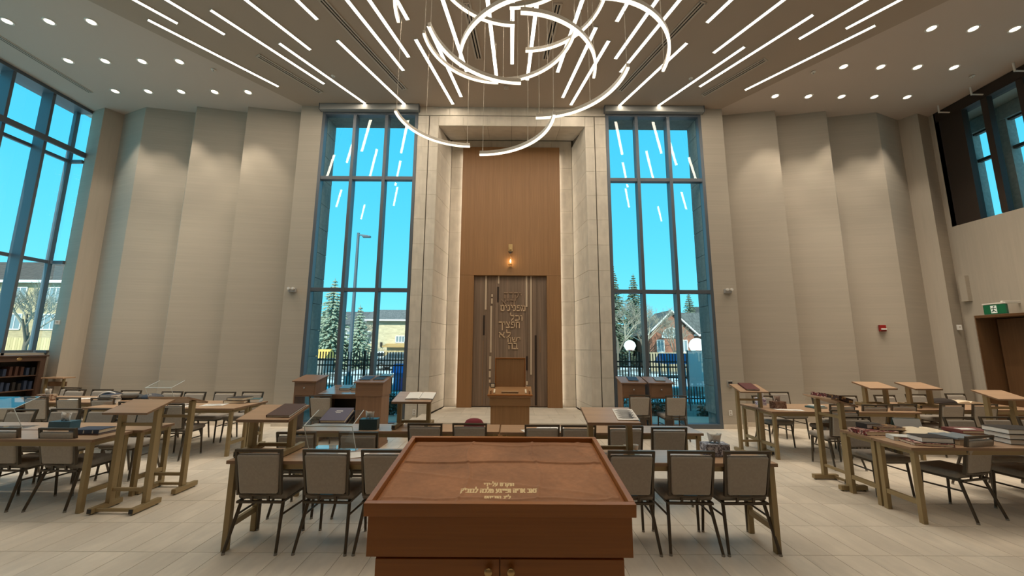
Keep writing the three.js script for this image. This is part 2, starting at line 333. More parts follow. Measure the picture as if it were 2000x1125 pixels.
{ // right wall with the clerestory and the gallery behind it
  const w = structure('window_4', 'dark framed clerestory window high on the right wall');
  part('jamb', box(0.16, 2.8, 0.5, 11.08, 6.24, -8.885), M.bronze, w, { grain: 'y' });
  for (const z of [-8.19, -7.55, -6.9, -6.2, -5.5, -4.8, -4.1, -3.4, -2.7, -2.0]) part('mullion', box(0.14, 2.8, 0.12, 11.07, 6.24, z), M.bronze, w, { grain: 'y' });
  part('head', box(0.3, 0.26, 8, 11.15, CEIL - 0.14, -5.2), M.bronze, w);
  for (const y of [4.88, 6.74, 7.5]) part('rail', box(0.1, 0.08, 8, 12.4, y, -5.8), M.bronze, w, { grain: 'z' });
  for (const [a, b] of [[-8.64, -8.27], [-8.11, -7.63], [-7.47, -6.98]]) part('pane', new THREE.PlaneGeometry(b - a, 2.78).rotateY(-PI / 2).translate(11.1, 6.23, (a + b) / 2), M.glass, w);
  for (let k = 0; k < 11; k++) part('stone_post', box(0.24, 2.96, 0.23, 12.42, 6.32, -9.66 + k * 0.73, 0.006), M.outstone, w, { grain: 'y' });
  part('outer_head', box(0.3, 0.36, 9, 12.42, CEIL - 0.2, -5.6), M.outstone, w, { grain: 'z' });
  const r = structure('wall_right', 'cream plaster wall with a recessed doorway on the right');
  part('upper_wall', box(1.9, 4.83 - 2.6, 9.4, 11.95, (4.83 + 2.6) / 2, -4.5, 0), M.wall, r);
  part('door_jamb', box(0.16, 2.6, 0.2, 11.06, 1.3, -9.2, 0), M.wall, r);
  part('notch', box(0.16, 0.62, 0.15, 10.98, 3.26, -9.15, 0), M.wall, r);
  part('corner_strip', [box(0.3, CEIL, 0.6, 11.16, CEIL / 2, -9.43, 0), box(0.3, CEIL - 4.83, 0.1, 11.16, (CEIL + 4.83) / 2, -9.19, 0)], M.wall, r);
  part('recess_back', box(0.2, 2.6, 2.4, 11.75, 1.3, -8.2, 0), M.bronze, r);
  part('outer_wall', box(0.3, 4.83, 10, 12.75, 2.415, -5, 0), M.outstone, r);
  part('side_wall', box(0.3, 2.6, 6.2, 11.15, 1.3, -4.0, 0), M.wall, r);
  part('end_wall', box(1.9, CEIL, 0.3, 11.95, CEIL / 2, -10.0, 0), M.wall, r);
  part('rear_wall', box(0.4, CEIL, 9.4, 11.2, CEIL / 2, 3.6, 0), M.wall, r);
  const d = structure('door_1', 'brown wooden double door in the right doorway');
  part('door_frame', [box(0.5, 0.06, 2.0, 11.25, 2.57, -8.1, 0), box(0.5, 2.54, 0.03, 11.25, 1.27, -9.1, 0)], M.doorWood, d, { grain: 'y' });
  part('door_leaf', box(0.06, 2.5, 0.98, 11.48, 1.27, -8.56), M.doorWood, d, { grain: 'y' });
  part('door_leaf', box(0.06, 2.5, 0.98, 11.48, 1.27, -7.56), M.doorWood, d, { grain: 'y' });
  part('door_closer', [box(0.07, 0.06, 0.3, 11.41, 2.42, -8.2), bar([11.39, 2.45, -8.1], [11.33, 2.5, -7.85], 0.02, 0.02)], M.silver, d);
}
{
  const b = structure('wall_back', 'plain plaster wall behind the viewer');
  part('plaster', box(23, CEIL + 0.3, 0.4, 0, CEIL / 2, 8.2, 0), M.wall, b);
}

// roller shade boxes over the two front windows
for (const s of [-1, 1]) {
  const t = thing('shade_cassette', s < 0 ? 'grey roller shade box above the left front window' : 'grey roller shade box above the right front window', 'shade', [s * 3.61, 7.79, FW]);
  part('housing', box(2.5, 0.165, 0.13, 0, 0, 0.065, 0.01), std(lin(0.3, 0.3, 0.29), 0.5), t);
  part('end_cap', box(0.012, 0.172, 0.136, s * 1.256, 0, 0.068, 0.004), M.aluminium, t);
  part('end_cap', box(0.012, 0.172, 0.136, -s * 1.256, 0, 0.068, 0.004), M.aluminium, t);
}
// ---------------------------------------------------------------- ceiling lights and fittings
const ORD = ['outermost', 'second', 'third', 'fourth', 'fifth', 'sixth', 'seventh', 'eighth', 'ninth', 'tenth', 'eleventh', 'twelfth', 'thirteenth', 'fourteenth', 'fifteenth'];
{ // linear lights: they radiate from a point on the ceiling beyond the ark; [degrees, nearest distance, farthest distance]
  const rays = [[35.7, 9.47, 11.78], [33.95, 11.43, 13.65], [31.6, 10.83, 13.05], [29.42, 8.95, 11.24], [27.65, 7.98, 10.18], [25.3, 9.78, 12.0], [21.08, 7.55, 9.76], [20.9, 10.27, 12.45], [16.3, 8.6, 10.8], [14.2, 8.93, 11.1], [11.9, 7.22, 9.35], [11.55, 9.8, 12.0], [9.6, 7.46, 9.61], [7.0, 8.3, 10.5], [2.5, 7.98, 10.15]];
  const put = (deg, a, b, label) => {
    const th = (deg * PI) / 180, L = b - a, m = (a + b) / 2;
    const t = thing('linear_light', label, 'ceiling light', [m * Math.sin(th), CEIL - 0.0205, -16 + m * Math.cos(th)], th, 'linear lights in the ceiling panel');
    part('trim', [box(0.008, 0.016, L, -0.04, 0, 0, 0), box(0.008, 0.016, L, 0.04, 0, 0, 0), box(0.088, 0.016, 0.008, 0, 0, L / 2, 0), box(0.088, 0.016, 0.008, 0, 0, -L / 2, 0)], M.trim, t);
    part('diffuser', box(0.072, 0.012, L - 0.012, 0, 0.002, 0, 0), M.glow, t);
    rectLight(0.07, L - 0.02, LAMP_NEUTRAL, STRIP_LIGHT, [0, -0.012, 0], [1, 0, 0], [0, -1, 0], t);
  };
  rays.forEach(([d, a, b], i) => {
    const which = i ? ORD[i] + ' from the outer edge' : 'outermost of all';
    put(-d, a, b, 'white linear ceiling light, ' + which + ', left half of panel');
    put(d, a, b, 'white linear ceiling light, ' + which + ', right half of panel');
  });
  put(0, 8.48, 10.7, 'white linear ceiling light on the centre line, pointing straight at the ark');
}
{ // round downlights in the two side fields
  const lens = cyl(0.068, 0.068, 0.01, 0, 0, 0, 20), ring = lathe([[0.07, 0.004], [0.07, -0.004], [0.094, -0.006], [0.098, 0.0], [0.098, 0.004]], 24);
  const rowsOf = [[-8.545, [6.41, 7.22, 8.03, 8.83, 9.63], 'far row'], [-7.54, [7.22, 8.03, 8.83, 9.63], 'middle row'], [-6.515, [8.03, 8.83, 9.63], 'nearest row'], [-5.5, [8.83, 9.63], null]];
  const pos = ['nearest the middle panel', 'second from the middle panel', 'third from the middle panel', 'fourth from the middle panel', 'fifth from the middle panel'];
  for (const s of [-1, 1]) for (const [z, xs, row] of rowsOf) xs.forEach((x, i) => {
    if (!row) return;
    const t = thing('downlight', 'round downlight, ' + row + ' of the ' + (s < 0 ? 'left' : 'right') + ' ceiling, ' + pos[i], 'downlight', [s * x, CEIL - 0.0045, z], 0, 'downlights in the side ceilings');
    part('trim_ring', ring.clone(), M.trim, t, { grain: null });
    part('lens', lens.clone().translate(0, -0.006, 0), M.glowDown, t);
    const l = new THREE.SpotLight(LAMP_WARM, SPOT_LIGHT, 0, 0.62, 0.35); l.position.set(0, -0.03, 0); l.target.position.set(0, -3, 0); l.shadow.radius = 3; l.name = 'lamp'; t.add(l, l.target);
  });
}
{ // slot diffusers of the air supply
  const vent = (x, z, th, L, label) => {
    const t = thing('air_vent', label, 'vent', [x, CEIL - 0.0205, z], th, 'slot air vents in the ceiling');
    part('vent_frame', [box(0.035, 0.014, L, -0.06, 0, 0, 0.002), box(0.035, 0.014, L, 0.06, 0, 0, 0.002), box(0.03, 0.012, L, 0, 0, 0, 0.002), box(0.155, 0.014, 0.03, 0, 0, L / 2, 0.002), box(0.155, 0.014, 0.03, 0, 0, -L / 2, 0.002)], M.vent, t);
    part('slot', box(0.14, 0.004, L, 0, 0.006, 0, 0), M.slot, t);
  };
  for (const s of [-1, 1]) for (const [d, a, b, what] of [[31.8, 8.8, 10.2, 'short slot air vent nearest the outer edge'], [18.65, 8.05, 10.58, 'long slot air vent'], [4.7, 8.65, 10.0, 'short slot air vent beside the centre line']]) {
    const th = (s * d * PI) / 180, m = (a + b) / 2;
    vent(m * Math.sin(th), -16 + m * Math.cos(th), th, b - a, what + ' in the ' + (s < 0 ? 'left' : 'right') + ' half of the middle panel');
  }
  const t = thing('air_vent', 'narrow black slot vent along the glazed wall in the left ceiling', 'vent', [-10.29, CEIL - 0.0065, -6.3], 0, 'slot air vents in the ceiling');
  part('slot', [box(0.022, 0.008, 4.6, -0.028, 0, 0, 0), box(0.022, 0.008, 4.6, 0.028, 0, 0, 0)], M.slot, t);
  part('vent_frame', [box(0.034, 0.012, 4.6, 0, 0, 0, 0), box(0.026, 0.012, 4.6, -0.052, 0, 0, 0), box(0.026, 0.012, 4.6, 0.052, 0, 0, 0)], M.vent, t);
}
for (const [x, z, label] of [[-6.66, -7.77, 'small sprinkler in the left side ceiling'], [-4.07, -7.94, 'small sprinkler in the left half of the middle panel'], [6.69, -7.71, 'small sprinkler among the right downlights'], [10.33, -7.8, 'small sprinkler near the right clerestory'], [4.07, -7.93, 'small sprinkler in the right half of the middle panel']]) {
  const t = thing('sprinkler', label, 'sprinkler', [x, CEIL - 0.0185, z], 0, 'ceiling sprinklers');
  part('escutcheon', lathe([[0, -0.012], [0.03, -0.012], [0.045, 0], [0.045, 0.006]], 18), M.trim, t);
  part('deflector', lathe([[0, -0.04], [0.018, -0.038], [0.018, -0.034], [0.006, -0.032], [0.006, -0.012]], 12), M.silver, t);
}
{
  const t = thing('smoke_detector', 'small square detector in the ceiling just before the ark wall', 'detector', [-0.134, CEIL - 0.0145, -8.29]);
  part('base', box(0.12, 0.02, 0.12, 0, -0.008, 0, 0.006), M.vent, t); part('head', cyl(0.035, 0.045, 0.025, 0, -0.042, 0, 18), M.vent, t);
}

{ // chandelier: separate quarter-circle arcs, each hung on its own cables; [centre x, centre z, radius, start degrees, height, label]
  const arcs = [
    [-0.87, -6.3, 1.2, 90, 180, 5.94, 'thin glowing quarter arc hanging low before the left window'],
    [-0.57, -5.24, 1.2, 0, 90, 5.2, 'lowest glowing quarter arc, hanging in front of the wooden ark panel'],
    [0.41, -4.8, 1.2, 0, 90, 5.64, 'glowing quarter arc hanging low before the right window'],
    [-0.27, -5.69, 1.2, 90, 180, 6.95, 'upper of the two nested glowing arcs on the left of the cluster'],
    [0.14, -4.15, 1.2, 90, 172, 5.8, 'lower of the two nested glowing arcs on the left of the cluster'],
    [-0.22, -5.27, 1.2, 0, 90, 6.67, 'glowing quarter arc closing the middle ring at its right'],
    [0.44, -5.18, 1.2, 180, 270, 5.94, 'glowing quarter arc rising steeply on the left of the large near ring'],
    [0.11, -5.58, 1.2, 270, 360, 6.08, 'glowing quarter arc curving down in the middle of the cluster'],
    [0.25, -5.19, 1.2, 0, 90, 7.23, 'highest glowing quarter arc, close under the ceiling'],
    [1.04, -5.15, 1.2, 270, 360, 5.87, 'glowing quarter arc on the right end of the cluster'],
    [0.04, -4.37, 1.2, 90, 180, 7.0, 'glowing quarter arc entering from above, left of the centre'],
    [-0.34, -4.62, 1.2, 180, 270, 6.16, 'short visible glowing arc at the left end of the cluster'],
    [-0.04, -4.04, 1.2, 0, 90, 7.0, 'glowing quarter arc entering from above, right of the centre'],
  ];
  const N = 28, prof = (w0, w1, y0, y1, R, a0, a1) => {   // ring segment of rectangular section
    const p = [], idx = []; 
    for (let i = 0; i <= N; i++) { const a = a0 + ((a1 - a0) * i) / N, c = Math.cos(a), s = -Math.sin(a); for (const [r, y] of [[R + w0, y0], [R + w1, y0], [R + w1, y1], [R + w0, y1]]) p.push(r * c, y, -r * s); }
    for (let i = 0; i < N; i++) for (let k = 0; k < 4; k++) { const a = i * 4 + k, b = i * 4 + ((k + 1) % 4); idx.push(a, b, a + 4, b, b + 4, a + 4); }
    idx.push(0, 2, 1, 0, 3, 2); const e = N * 4; idx.push(e, e + 1, e + 2, e, e + 2, e + 3);
    const g = new THREE.BufferGeometry(); g.setAttribute('position', new THREE.Float32BufferAttribute(p, 3)); g.setIndex(idx);
    const f = g.toNonIndexed(); f.computeVertexNormals(); return f;
  };
  for (const [cx, cz, R, d0, d1, y, label] of arcs) {
    // angles measured so that 0 points to +x, 90 away from the camera (-z), 180 to -x
    const a0 = (-d0 * PI) / 180, a1 = (-d1 * PI) / 180;
    const t = thing('arc_pendant', label, 'pendant light', [cx, y, cz], 0, 'glowing arcs of the chandelier');
    part('channel', prof(-0.019, 0.019, 0.0, 0.058, R, a0, a1), M.arcBody, t);
    part('diffuser', prof(-0.019, 0.019, -0.024, 0.0, R, a0, a1), M.glowArc, t);
    [0.03, 0.5, 0.97].forEach((f) => { const a = a0 + (a1 - a0) * f, x = R * Math.cos(a), z = R * Math.sin(a); part('cable', rod([x, 0.07, z], [x, CEIL - y - 0.0125, z], 0.0035, 0.0035, 6), M.cable, t); part('cable_grip', cyl(0.008, 0.006, 0.035, x, 0.074, z, 8), M.cable, t); });
    [0.5].forEach((f) => { const a = a0 + (a1 - a0) * f, x = (R + 0.002) * Math.cos(a), z = (R + 0.002) * Math.sin(a); rectLight(0.45, 0.034, LAMP_NEUTRAL, ARC_LIGHT * 1.15, [x, -0.03, z], [-Math.sin(a), 0, Math.cos(a)], [0, -1, 0], t); });
  }
}

// fittings on the walls
function wallBox(name, label, cat, pos, turn, build) { const t = thing(name, label, cat, pos, turn); build(t); return t; }
for (const [x, y, l] of [[-5.16, 3.1, 'left'], [5.15, 3.14, 'right']]) wallBox('emergency_light', 'small grey twin-head emergency light on the wall ' + l + ' of the windows', 'emergency light', [x, y, FW], 0, (t) => {
  part('housing', box(0.17, 0.1, 0.07, 0, 0, 0.035, 0.012), std(lin(0.35, 0.34, 0.33), 0.5), t);
  for (const s of [-1, 1]) { const h = part('lamp_head', cyl(0.026, 0.034, 0.05, 0, 0, 0, 16).rotateX(PI / 2).translate(s * 0.05, 0.03, 0.075), M.trim, t); part('lamp_lens', cyl(0.028, 0.028, 0.006, 0, 0, 0, 16).rotateX(PI / 2).translate(s * 0.05, 0.03, 0.128), M.white, h); }
});
wallBox('thermostat', 'grey control panel on the wall right of the right front window', 'control panel', [5.04, 1.0, FW], 0, (t) => { part('case', box(0.12, 0.13, 0.03, 0, 0, 0.015, 0.006), M.silver, t); part('display', box(0.09, 0.04, 0.004, 0, 0.02, 0.031, 0), M.black, t); part('button', box(0.07, 0.02, 0.006, 0, -0.035, 0.031, 0.002), M.vent, t); });
for (const [x, y, l] of [[5.01, 0.35, 'white wall outlet low beside the right front window'], [-2.17, 0.33, 'white wall outlet low on the stone pier left of the ark']]) wallBox('outlet', l, 'outlet', [x, y, FW], 0, (t) => { part('plate', box(0.075, 0.118, 0.008, 0, 0, 0.004, 0.003), M.white, t); for (const s of [-1, 1]) part('socket', box(0.034, 0.03, 0.004, 0, s * 0.026, 0.009, 0.001), M.vent, t); });
wallBox('fire_alarm', 'red fire alarm pull station on the right pleated wall', 'fire alarm', [8.93, 2.3, -9.285], -0.2, (t) => {
  part('housing', box(0.13, 0.15, 0.06, 0, 0, 0.03, 0.008), std(lin(0.28, 0.012, 0.01), 0.4), t);
  part('pull_bar', box(0.11, 0.035, 0.03, 0.005, -0.02, 0.07, 0.004), M.white, t); part('mounting_rim', box(0.15, 0.012, 0.05, 0, 0.08, 0.028, 0.003), M.vent, t);
});
wallBox('call_box', 'small white sensor box on the right pillar beside the doorway', 'sensor', [10.77, 2.33, -9.28], -0.3, (t) => { part('case', box(0.09, 0.12, 0.04, 0, 0, 0.04, 0.006), M.white, t); part('lens', box(0.03, 0.03, 0.006, 0, 0.01, 0.062, 0.001), M.vent, t); });
wallBox('call_box', 'small pale sensor box on the left pillar beside the glazed wall', 'sensor', [-10.86, 2.32, -9.31], 0.3, (t) => { part('case', box(0.09, 0.1, 0.04, 0, 0, 0.03, 0.006), M.white, t); part('lens', box(0.03, 0.03, 0.006, 0, 0.01, 0.052, 0.001), M.vent, t); });
{ // exit sign with the running figure
  const c = document.createElement('canvas'); c.width = 256; c.height = 128; const g = c.getContext('2d');
  g.fillStyle = '#0b5f3c'; g.fillRect(0, 0, 256, 128); g.fillStyle = '#e9f1ea'; g.fillRect(84, 10, 72, 108);
  g.strokeStyle = '#0b3d2a'; g.lineCap = 'round'; g.lineWidth = 11; g.fillStyle = '#0b3d2a'; g.beginPath(); g.arc(124, 26, 9, 0, 7); g.fill();
  const line = (...p) => { g.beginPath(); p.forEach(([x, y], i) => (i ? g.lineTo(x, y) : g.moveTo(x, y))); g.stroke(); };
  line([118, 44], [112, 74]); line([112, 74], [128, 88], [144, 104]); line([112, 74], [108, 96], [92, 100]); g.lineWidth = 8; line([118, 46], [134, 56], [146, 52]); line([116, 46], [100, 48], [94, 60]);
  const tx = new THREE.CanvasTexture(c); tx.colorSpace = THREE.SRGBColorSpace;
  const t = thing('exit_sign', 'green exit sign with a running figure over the right doorway', 'exit sign', [10.6, 2.68, -8.36], -PI / 2);
  part('housing', box(0.4, 0.21, 0.05, 0, 0, 0, 0.006), std(lin(0.02, 0.13, 0.075), 0.4), t);
  const face = part('sign_face', new THREE.PlaneGeometry(0.385, 0.195).translate(0, 0, 0.0265), std(new THREE.Color(1, 1, 1), 0.4, { map: tx, emissive: new THREE.Color(1, 1, 1), emissiveMap: tx, emissiveIntensity: 0.12 }), t, { grain: null });
  face.userData.label = 'white square with a running figure';
  part('bracket', [box(0.42, 0.03, 0.06, 0, 0.125, 0, 0.004), box(0.03, 0.05, 0.4, 0.12, 0.15, -0.2, 0.004)], M.trim, t);
}
for (const [z, l] of [[-8.87, 'white bent pipe bracket nearest the corner, over the clerestory'], [-8.18, 'white bent pipe bracket, middle of three over the clerestory'], [-7.4, 'white bent pipe bracket nearest the viewer, over the clerestory']]) {
  const t = thing('pipe_bracket', l, 'bracket', [10.74, 7.7, z], 0, 'pipe brackets over the clerestory');
  part('drop_pipe', rod([0, 0, 0], [0, CEIL - 7.7, 0], 0.018, 0.018, 10), M.trim, t); part('arm', rod([0, 0, 0], [0.5, 0, 0], 0.018, 0.018, 10), M.trim, t); part('elbow', new THREE.SphereGeometry(0.022, 10, 8), M.trim, t);
}
// ---------------------------------------------------------------- Hebrew letters as pen strokes: [width, strokes], baseline 0, letter height 1
const HEB = {
  'א': [0.72, [[[0.02, 1], [0.7, 0.02]], [[0.66, 1], [0.6, 0.62], [0.46, 0.42]], [[0.2, 0.72], [0.06, 0.4], [0.1, 0.02]]]],
  'ב': [0.66, [[[0.04, 0.96], [0.5, 0.96], [0.5, 0.04]], [[0, 0.04], [0.66, 0.04]]]],
  'ג': [0.46, [[[0.04, 0.96], [0.28, 0.96], [0.32, 0.4], [0.44, 0.02]], [[0.34, 0.3], [0.02, 0.04]]]],
  'ד': [0.64, [[[0, 0.96], [0.64, 0.96]], [[0.52, 0.96], [0.52, 0]]]],
  'ה': [0.66, [[[0, 0.96], [0.62, 0.96], [0.62, 0]], [[0.1, 0.62], [0.1, 0]]]],
  'ו': [0.24, [[[0, 0.96], [0.2, 0.96], [0.2, 0]]]],
  'ז': [0.4, [[[0, 0.96], [0.4, 0.96]], [[0.2, 0.96], [0.26, 0.5], [0.16, 0]]]],
  'ח': [0.68, [[[0, 0.96], [0.62, 0.96], [0.62, 0]], [[0.1, 0.96], [0.1, 0]]]],
  'י': [0.26, [[[0, 0.96], [0.22, 0.96], [0.22, 0.58]]]],
  'כ': [0.6, [[[0.04, 0.96], [0.46, 0.96], [0.58, 0.8], [0.58, 0.2], [0.46, 0.04], [0.02, 0.04]]]],
  'ך': [0.6, [[[0, 0.96], [0.56, 0.96], [0.56, -0.38]]]],
  'ל': [0.6, [[[0.1, 1.5], [0.1, 0.96], [0.58, 0.96], [0.58, 0.62], [0.24, 0]]]],
  'מ': [0.74, [[[0.04, 1], [0.22, 0.7], [0.02, 0]], [[0.2, 0.72], [0.44, 0.96], [0.68, 0.8], [0.7, 0.04], [0.38, 0.04]]]],
  'ם': [0.68, [[[0, 0.96], [0.62, 0.96], [0.62, 0.04], [0.08, 0.04], [0.08, 0.96]]]],
  'נ': [0.44, [[[0.08, 0.96], [0.36, 0.96], [0.36, 0.04], [0, 0.04]]]],
  'ע': [0.68, [[[0.64, 1], [0.56, 0.3], [0.02, -0.06]], [[0.04, 1], [0.14, 0.6], [0.36, 0.22]]]],
  'פ': [0.66, [[[0.3, 0.56], [0.08, 0.56], [0.08, 0.96], [0.52, 0.96], [0.62, 0.8], [0.62, 0.2], [0.5, 0.04], [0.02, 0.04]]]],
  'צ': [0.64, [[[0.04, 1], [0.6, 0.04], [0.02, 0.04]], [[0.6, 1], [0.56, 0.66], [0.36, 0.46]]]],
  'ק': [0.66, [[[0, 0.96], [0.62, 0.96], [0.6, 0.5], [0.4, 0.14]], [[0.12, 0.6], [0.12, -0.4]]]],
  'ר': [0.6, [[[0, 0.96], [0.46, 0.96], [0.56, 0.84], [0.56, 0]]]],
  'ש': [0.84, [[[0.02, 1], [0.12, 0.04], [0.6, 0.04], [0.8, 1]], [[0.42, 1], [0.38, 0.6], [0.12, 0.36]]]],
  '"': [0.3, [[[0.06, 1.1], [0.02, 0.76]], [[0.26, 1.1], [0.22, 0.76]]]],
  '-': [0.4, [[[0.02, 0.72], [0.38, 0.72]]]],
  ' ': [0.34, []],
};
function hebrewLine(text, gap = 0.2) {   // right to left; returns letters with their left edge measured from the left end, and the total width
  let w = 0; const out = [];
  for (const ch of text) { const [cw, st] = HEB[ch]; w += cw + gap; out.push([w - gap, cw, st]); }
  w -= gap;
  return { w, letters: out.map(([right, , st]) => ({ x: w - right, strokes: st })) };
}

// ---------------------------------------------------------------- the ark in its niche
{
  const t = thing('ark', 'tall brown wooden ark panel with inlaid doors and raised Hebrew letters', 'ark', [-0.012, 0.29, -10.2]);
  const zf = 0.18, hw = 1.34, rw = 0.965, top = 7.02, door = 3.385;   // local: y from the platform
  part('upper_panel', box(hw * 2, top - door - 0.004, 0.05, 0, (top + door) / 2, zf - 0.025), M.arkWood, t, { grain: 'y' });
  for (const s of [-1, 1]) {
    part('side_panel', box(hw - rw, door - 0.003, 0.05, s * (hw + rw) / 2, door / 2, zf - 0.025), M.arkWood, t, { grain: 'y' });
    part('door_jamb', box(0.03, door, 0.1, s * (rw + 0.014), door / 2, zf - 0.1), M.arkWood, t, { grain: 'y' });
    const g = part('light_strip', box(0.012, 6.9, 0.02, s * (hw - 0.05), 3.47, 0.035, 0), M.glowDown, t, { grain: 'y' }); g.userData.label = 'warm light strip hidden behind the edge';
    rectLight(6.8, 0.05, LAMP_WARM, COVE_LIGHT, [s * (hw - 0.03), 3.47, 0.03], [0, 1, 0], [s, 0, 0], t);
  }
  part('head_jamb', box(rw * 2 + 0.05, 0.03, 0.1, 0, door + 0.013, zf - 0.1), M.arkWood, t);
  const zd = zf - 0.1;
  const boards = [[-0.965, -0.61], [-0.606, -0.4], [-0.396, 0.46], [0.464, 0.7], [0.704, 0.965]].map(([a, b], i) => part('door_board', box(b - a, door - 0.03, 0.04, (a + b) / 2, door / 2 + 0.005, zd - 0.02 - (i % 2 ? 0.006 : 0)), M.walnut, t, { grain: 'y' }));
  const S = [['l', -0.646, 0.05, 2.77, 3.68], ['l', -0.315, 0.042, 3.465, 3.68], ['d', -0.325, 0.042, 2.972, 3.383], ['l', -0.482, 0.044, 3.108, 3.184], ['l', -0.484, 0.044, 2.932, 3.069], ['l', -0.497, 0.047, 1.658, 2.873], ['l', -0.507, 0.052, 1.237, 1.564], ['l', -0.511, 0.05, 1.03, 1.191], ['l', -0.511, 0.046, 0.898, 0.975], ['d', -0.684, 0.04, 2.106, 2.619], ['l', 0.43, 0.052, 2.846, 3.68], ['l', 0.548, 0.044, 1.104, 3.68], ['d', 0.44, 0.043, 1.212, 1.57], ['d', 0.667, 0.043, 0.342, 2.108], ['l', 0.44, 0.046, 0.842, 0.94], ['l', 0.427, 0.046, 0.698, 0.821], ['t', -0.698, 0.012, 0.35, 1.956], ['t', 0.783, 0.012, 1.666, 2.092]];
  for (const [k, x, w, y0, y1] of S) {
    const bi = x < -0.608 ? 0 : x < -0.398 ? 1 : x < 0.462 ? 2 : x < 0.702 ? 3 : 4, d = k === 'd';
    const o = part(d ? 'dark_inlay' : 'pale_inlay', box(w, y1 - y0, k === 't' ? 0.006 : 0.022, x, (y0 + y1) / 2 - 0.29, zd + (k === 't' ? 0.0 : 0.004), 0.002), d ? M.darkInlay : k === 't' ? M.arkWood : M.paleWood, boards[bi], { grain: 'y' });
  }
  const lines = [['יקרה', -0.16, 0.29, 3.075, 3.225, 1], ['היא', -0.225, 0.11, 2.905, 3.03, 1], ['מפנינים', -0.25, 0.398, 2.745, 2.885], ['וכל', -0.006, 0.318, 2.49, 2.62], ['חפציך', -0.286, 0.25, 2.3, 2.45], ['לא', -0.284, 0.01, 2.05, 2.18], ['ישוו', -0.082, 0.265, 1.935, 2.05], ['בה', -0.041, 0.2, 1.755, 1.9]];
  for (const [text, x0, x1, y0, y1, dark] of lines) {
    const { w, letters } = hebrewLine(text), sx = (x1 - x0) / w, sy = y1 - y0, pen = 0.027;
    for (const L of letters) {
      const g = [];
      for (const st of L.strokes) for (let i = 0; i + 1 < st.length; i++) {
        const P = ([x, y]) => [x0 + (L.x + x) * sx, y0 - 0.29 + y * sy, zd + 0.012], a = P(st[i]), b = P(st[i + 1]), dx = b[0] - a[0], dy = b[1] - a[1], l = Math.hypot(dx, dy) || 1, e = pen * 0.35;
        g.push(bar([a[0] - dx / l * e, a[1] - dy / l * e, a[2]], [b[0] + dx / l * e, b[1] + dy / l * e, b[2]], pen * (Math.abs(dy) > Math.abs(dx) ? 0.85 : 1.1), 0.026, [0, 0, 1], 0.002));
      }
      part('letter', g, dark ? M.letterDark : M.letterWood, boards[2]);
    }
  }
}
{ // eternal lamp on the panel
  const t = thing('eternal_lamp', 'small brass wall lamp with a glass bulb and flame on the ark panel', 'lamp', [-0.014, 3.95, -10.02]);
  part('bracket', [box(0.11, 0.2, 0.05, 0, 0.46, 0.025, 0.006), box(0.05, 0.05, 0.05, 0, 0.42, 0.07, 0.004)], M.brass, t);
  part('holder', [box(0.12, 0.02, 0.03, 0, 0.345, 0.07, 0.003), cyl(0.028, 0.02, 0.05, 0, 0.3, 0.07, 14)], M.bronze, t);
  part('glass_bulb', lathe([[0.022, 0.31], [0.026, 0.24], [0.05, 0.17], [0.075, 0.1], [0.078, 0.06], [0.06, 0.015], [0.03, 0.0]], 22, 0, 0, 0.07), new THREE.MeshPhysicalMaterial({ color: lin(1, 0.95, 0.85), roughness: 0.02, transmission: 1, thickness: 0 }), t);
  part('foot', lathe([[0, -0.012], [0.05, -0.012], [0.05, 0], [0, 0.004]], 18, 0, 0, 0.07), M.brass, t);
  part('flame', lathe([[0, 0.03], [0.006, 0.05], [0.02, 0.075], [0.022, 0.095], [0.014, 0.125], [0, 0.15]], 14, 0, 0, 0.07), std(lin(1, 0.85, 0.5), 0.5, { emissive: new THREE.Color(1, 0.78, 0.4), emissiveIntensity: 3.5 }), t);
  const l = new THREE.PointLight(new THREE.Color(1, 0.72, 0.38), 0.1); l.position.set(0, 0.09, 0.07); l.name = 'lamp'; t.add(l);
}
{ // reader's desk before the ark
  const t = thing('reading_desk', 'wooden cantor desk with sloping top and upright back board before the ark', 'desk', [0.003, 0, -6.9]);
  part('base', box(0.674, 0.79, 0.4, 0, 0.395, -0.23), M.arkWood, t, { grain: 'y' });
  part('apron', box(0.715, 0.14, 0.46, 0, 0.862, -0.24), M.arkWood, t);
  const a = Math.atan2(0.12, 0.44), top = part('sloping_top', box(0.775, 0.026, 0.47, 0, 0, -0.235), M.arkWood, t); top.position.set(0, 0.945, 0.01); top.rotation.x = a;
  part('edge_moulding', box(0.79, 0.02, 0.03, 0, 0.026, -0.016), M.bimah, top);
  for (const s of [-1, 1]) part('page_stop', box(0.03, 0.02, 0.16, s * 0.28, 0.022, -0.2, 0.004), M.cream, top);
  part('cheek', [box(0.02, 0.12, 0.42, -0.34, 0.98, -0.25), box(0.02, 0.12, 0.42, 0.34, 0.98, -0.25)], M.arkWood, t);
  const b = part('back_board', box(0.54, 0.52, 0.03, 0, 1.33, -0.43), M.arkWood, t, { grain: 'y' });
  part('board_frame', [box(0.56, 0.018, 0.05, 0, 1.595, -0.425), box(0.014, 0.52, 0.05, -0.276, 1.33, -0.425), box(0.014, 0.52, 0.05, 0.276, 1.33, -0.425)], M.bimah, b);
  const p = thing('framed_plaque', 'tiny dark framed plaque on the left back of the cantor desk', 'plaque', [-0.315, 1.063, -7.27]);
  part('frame', box(0.085, 0.078, 0.012, 0, 0.039, 0), M.black, p); part('card', box(0.064, 0.056, 0.006, 0, 0.039, 0.006, 0), M.cream, p);
}

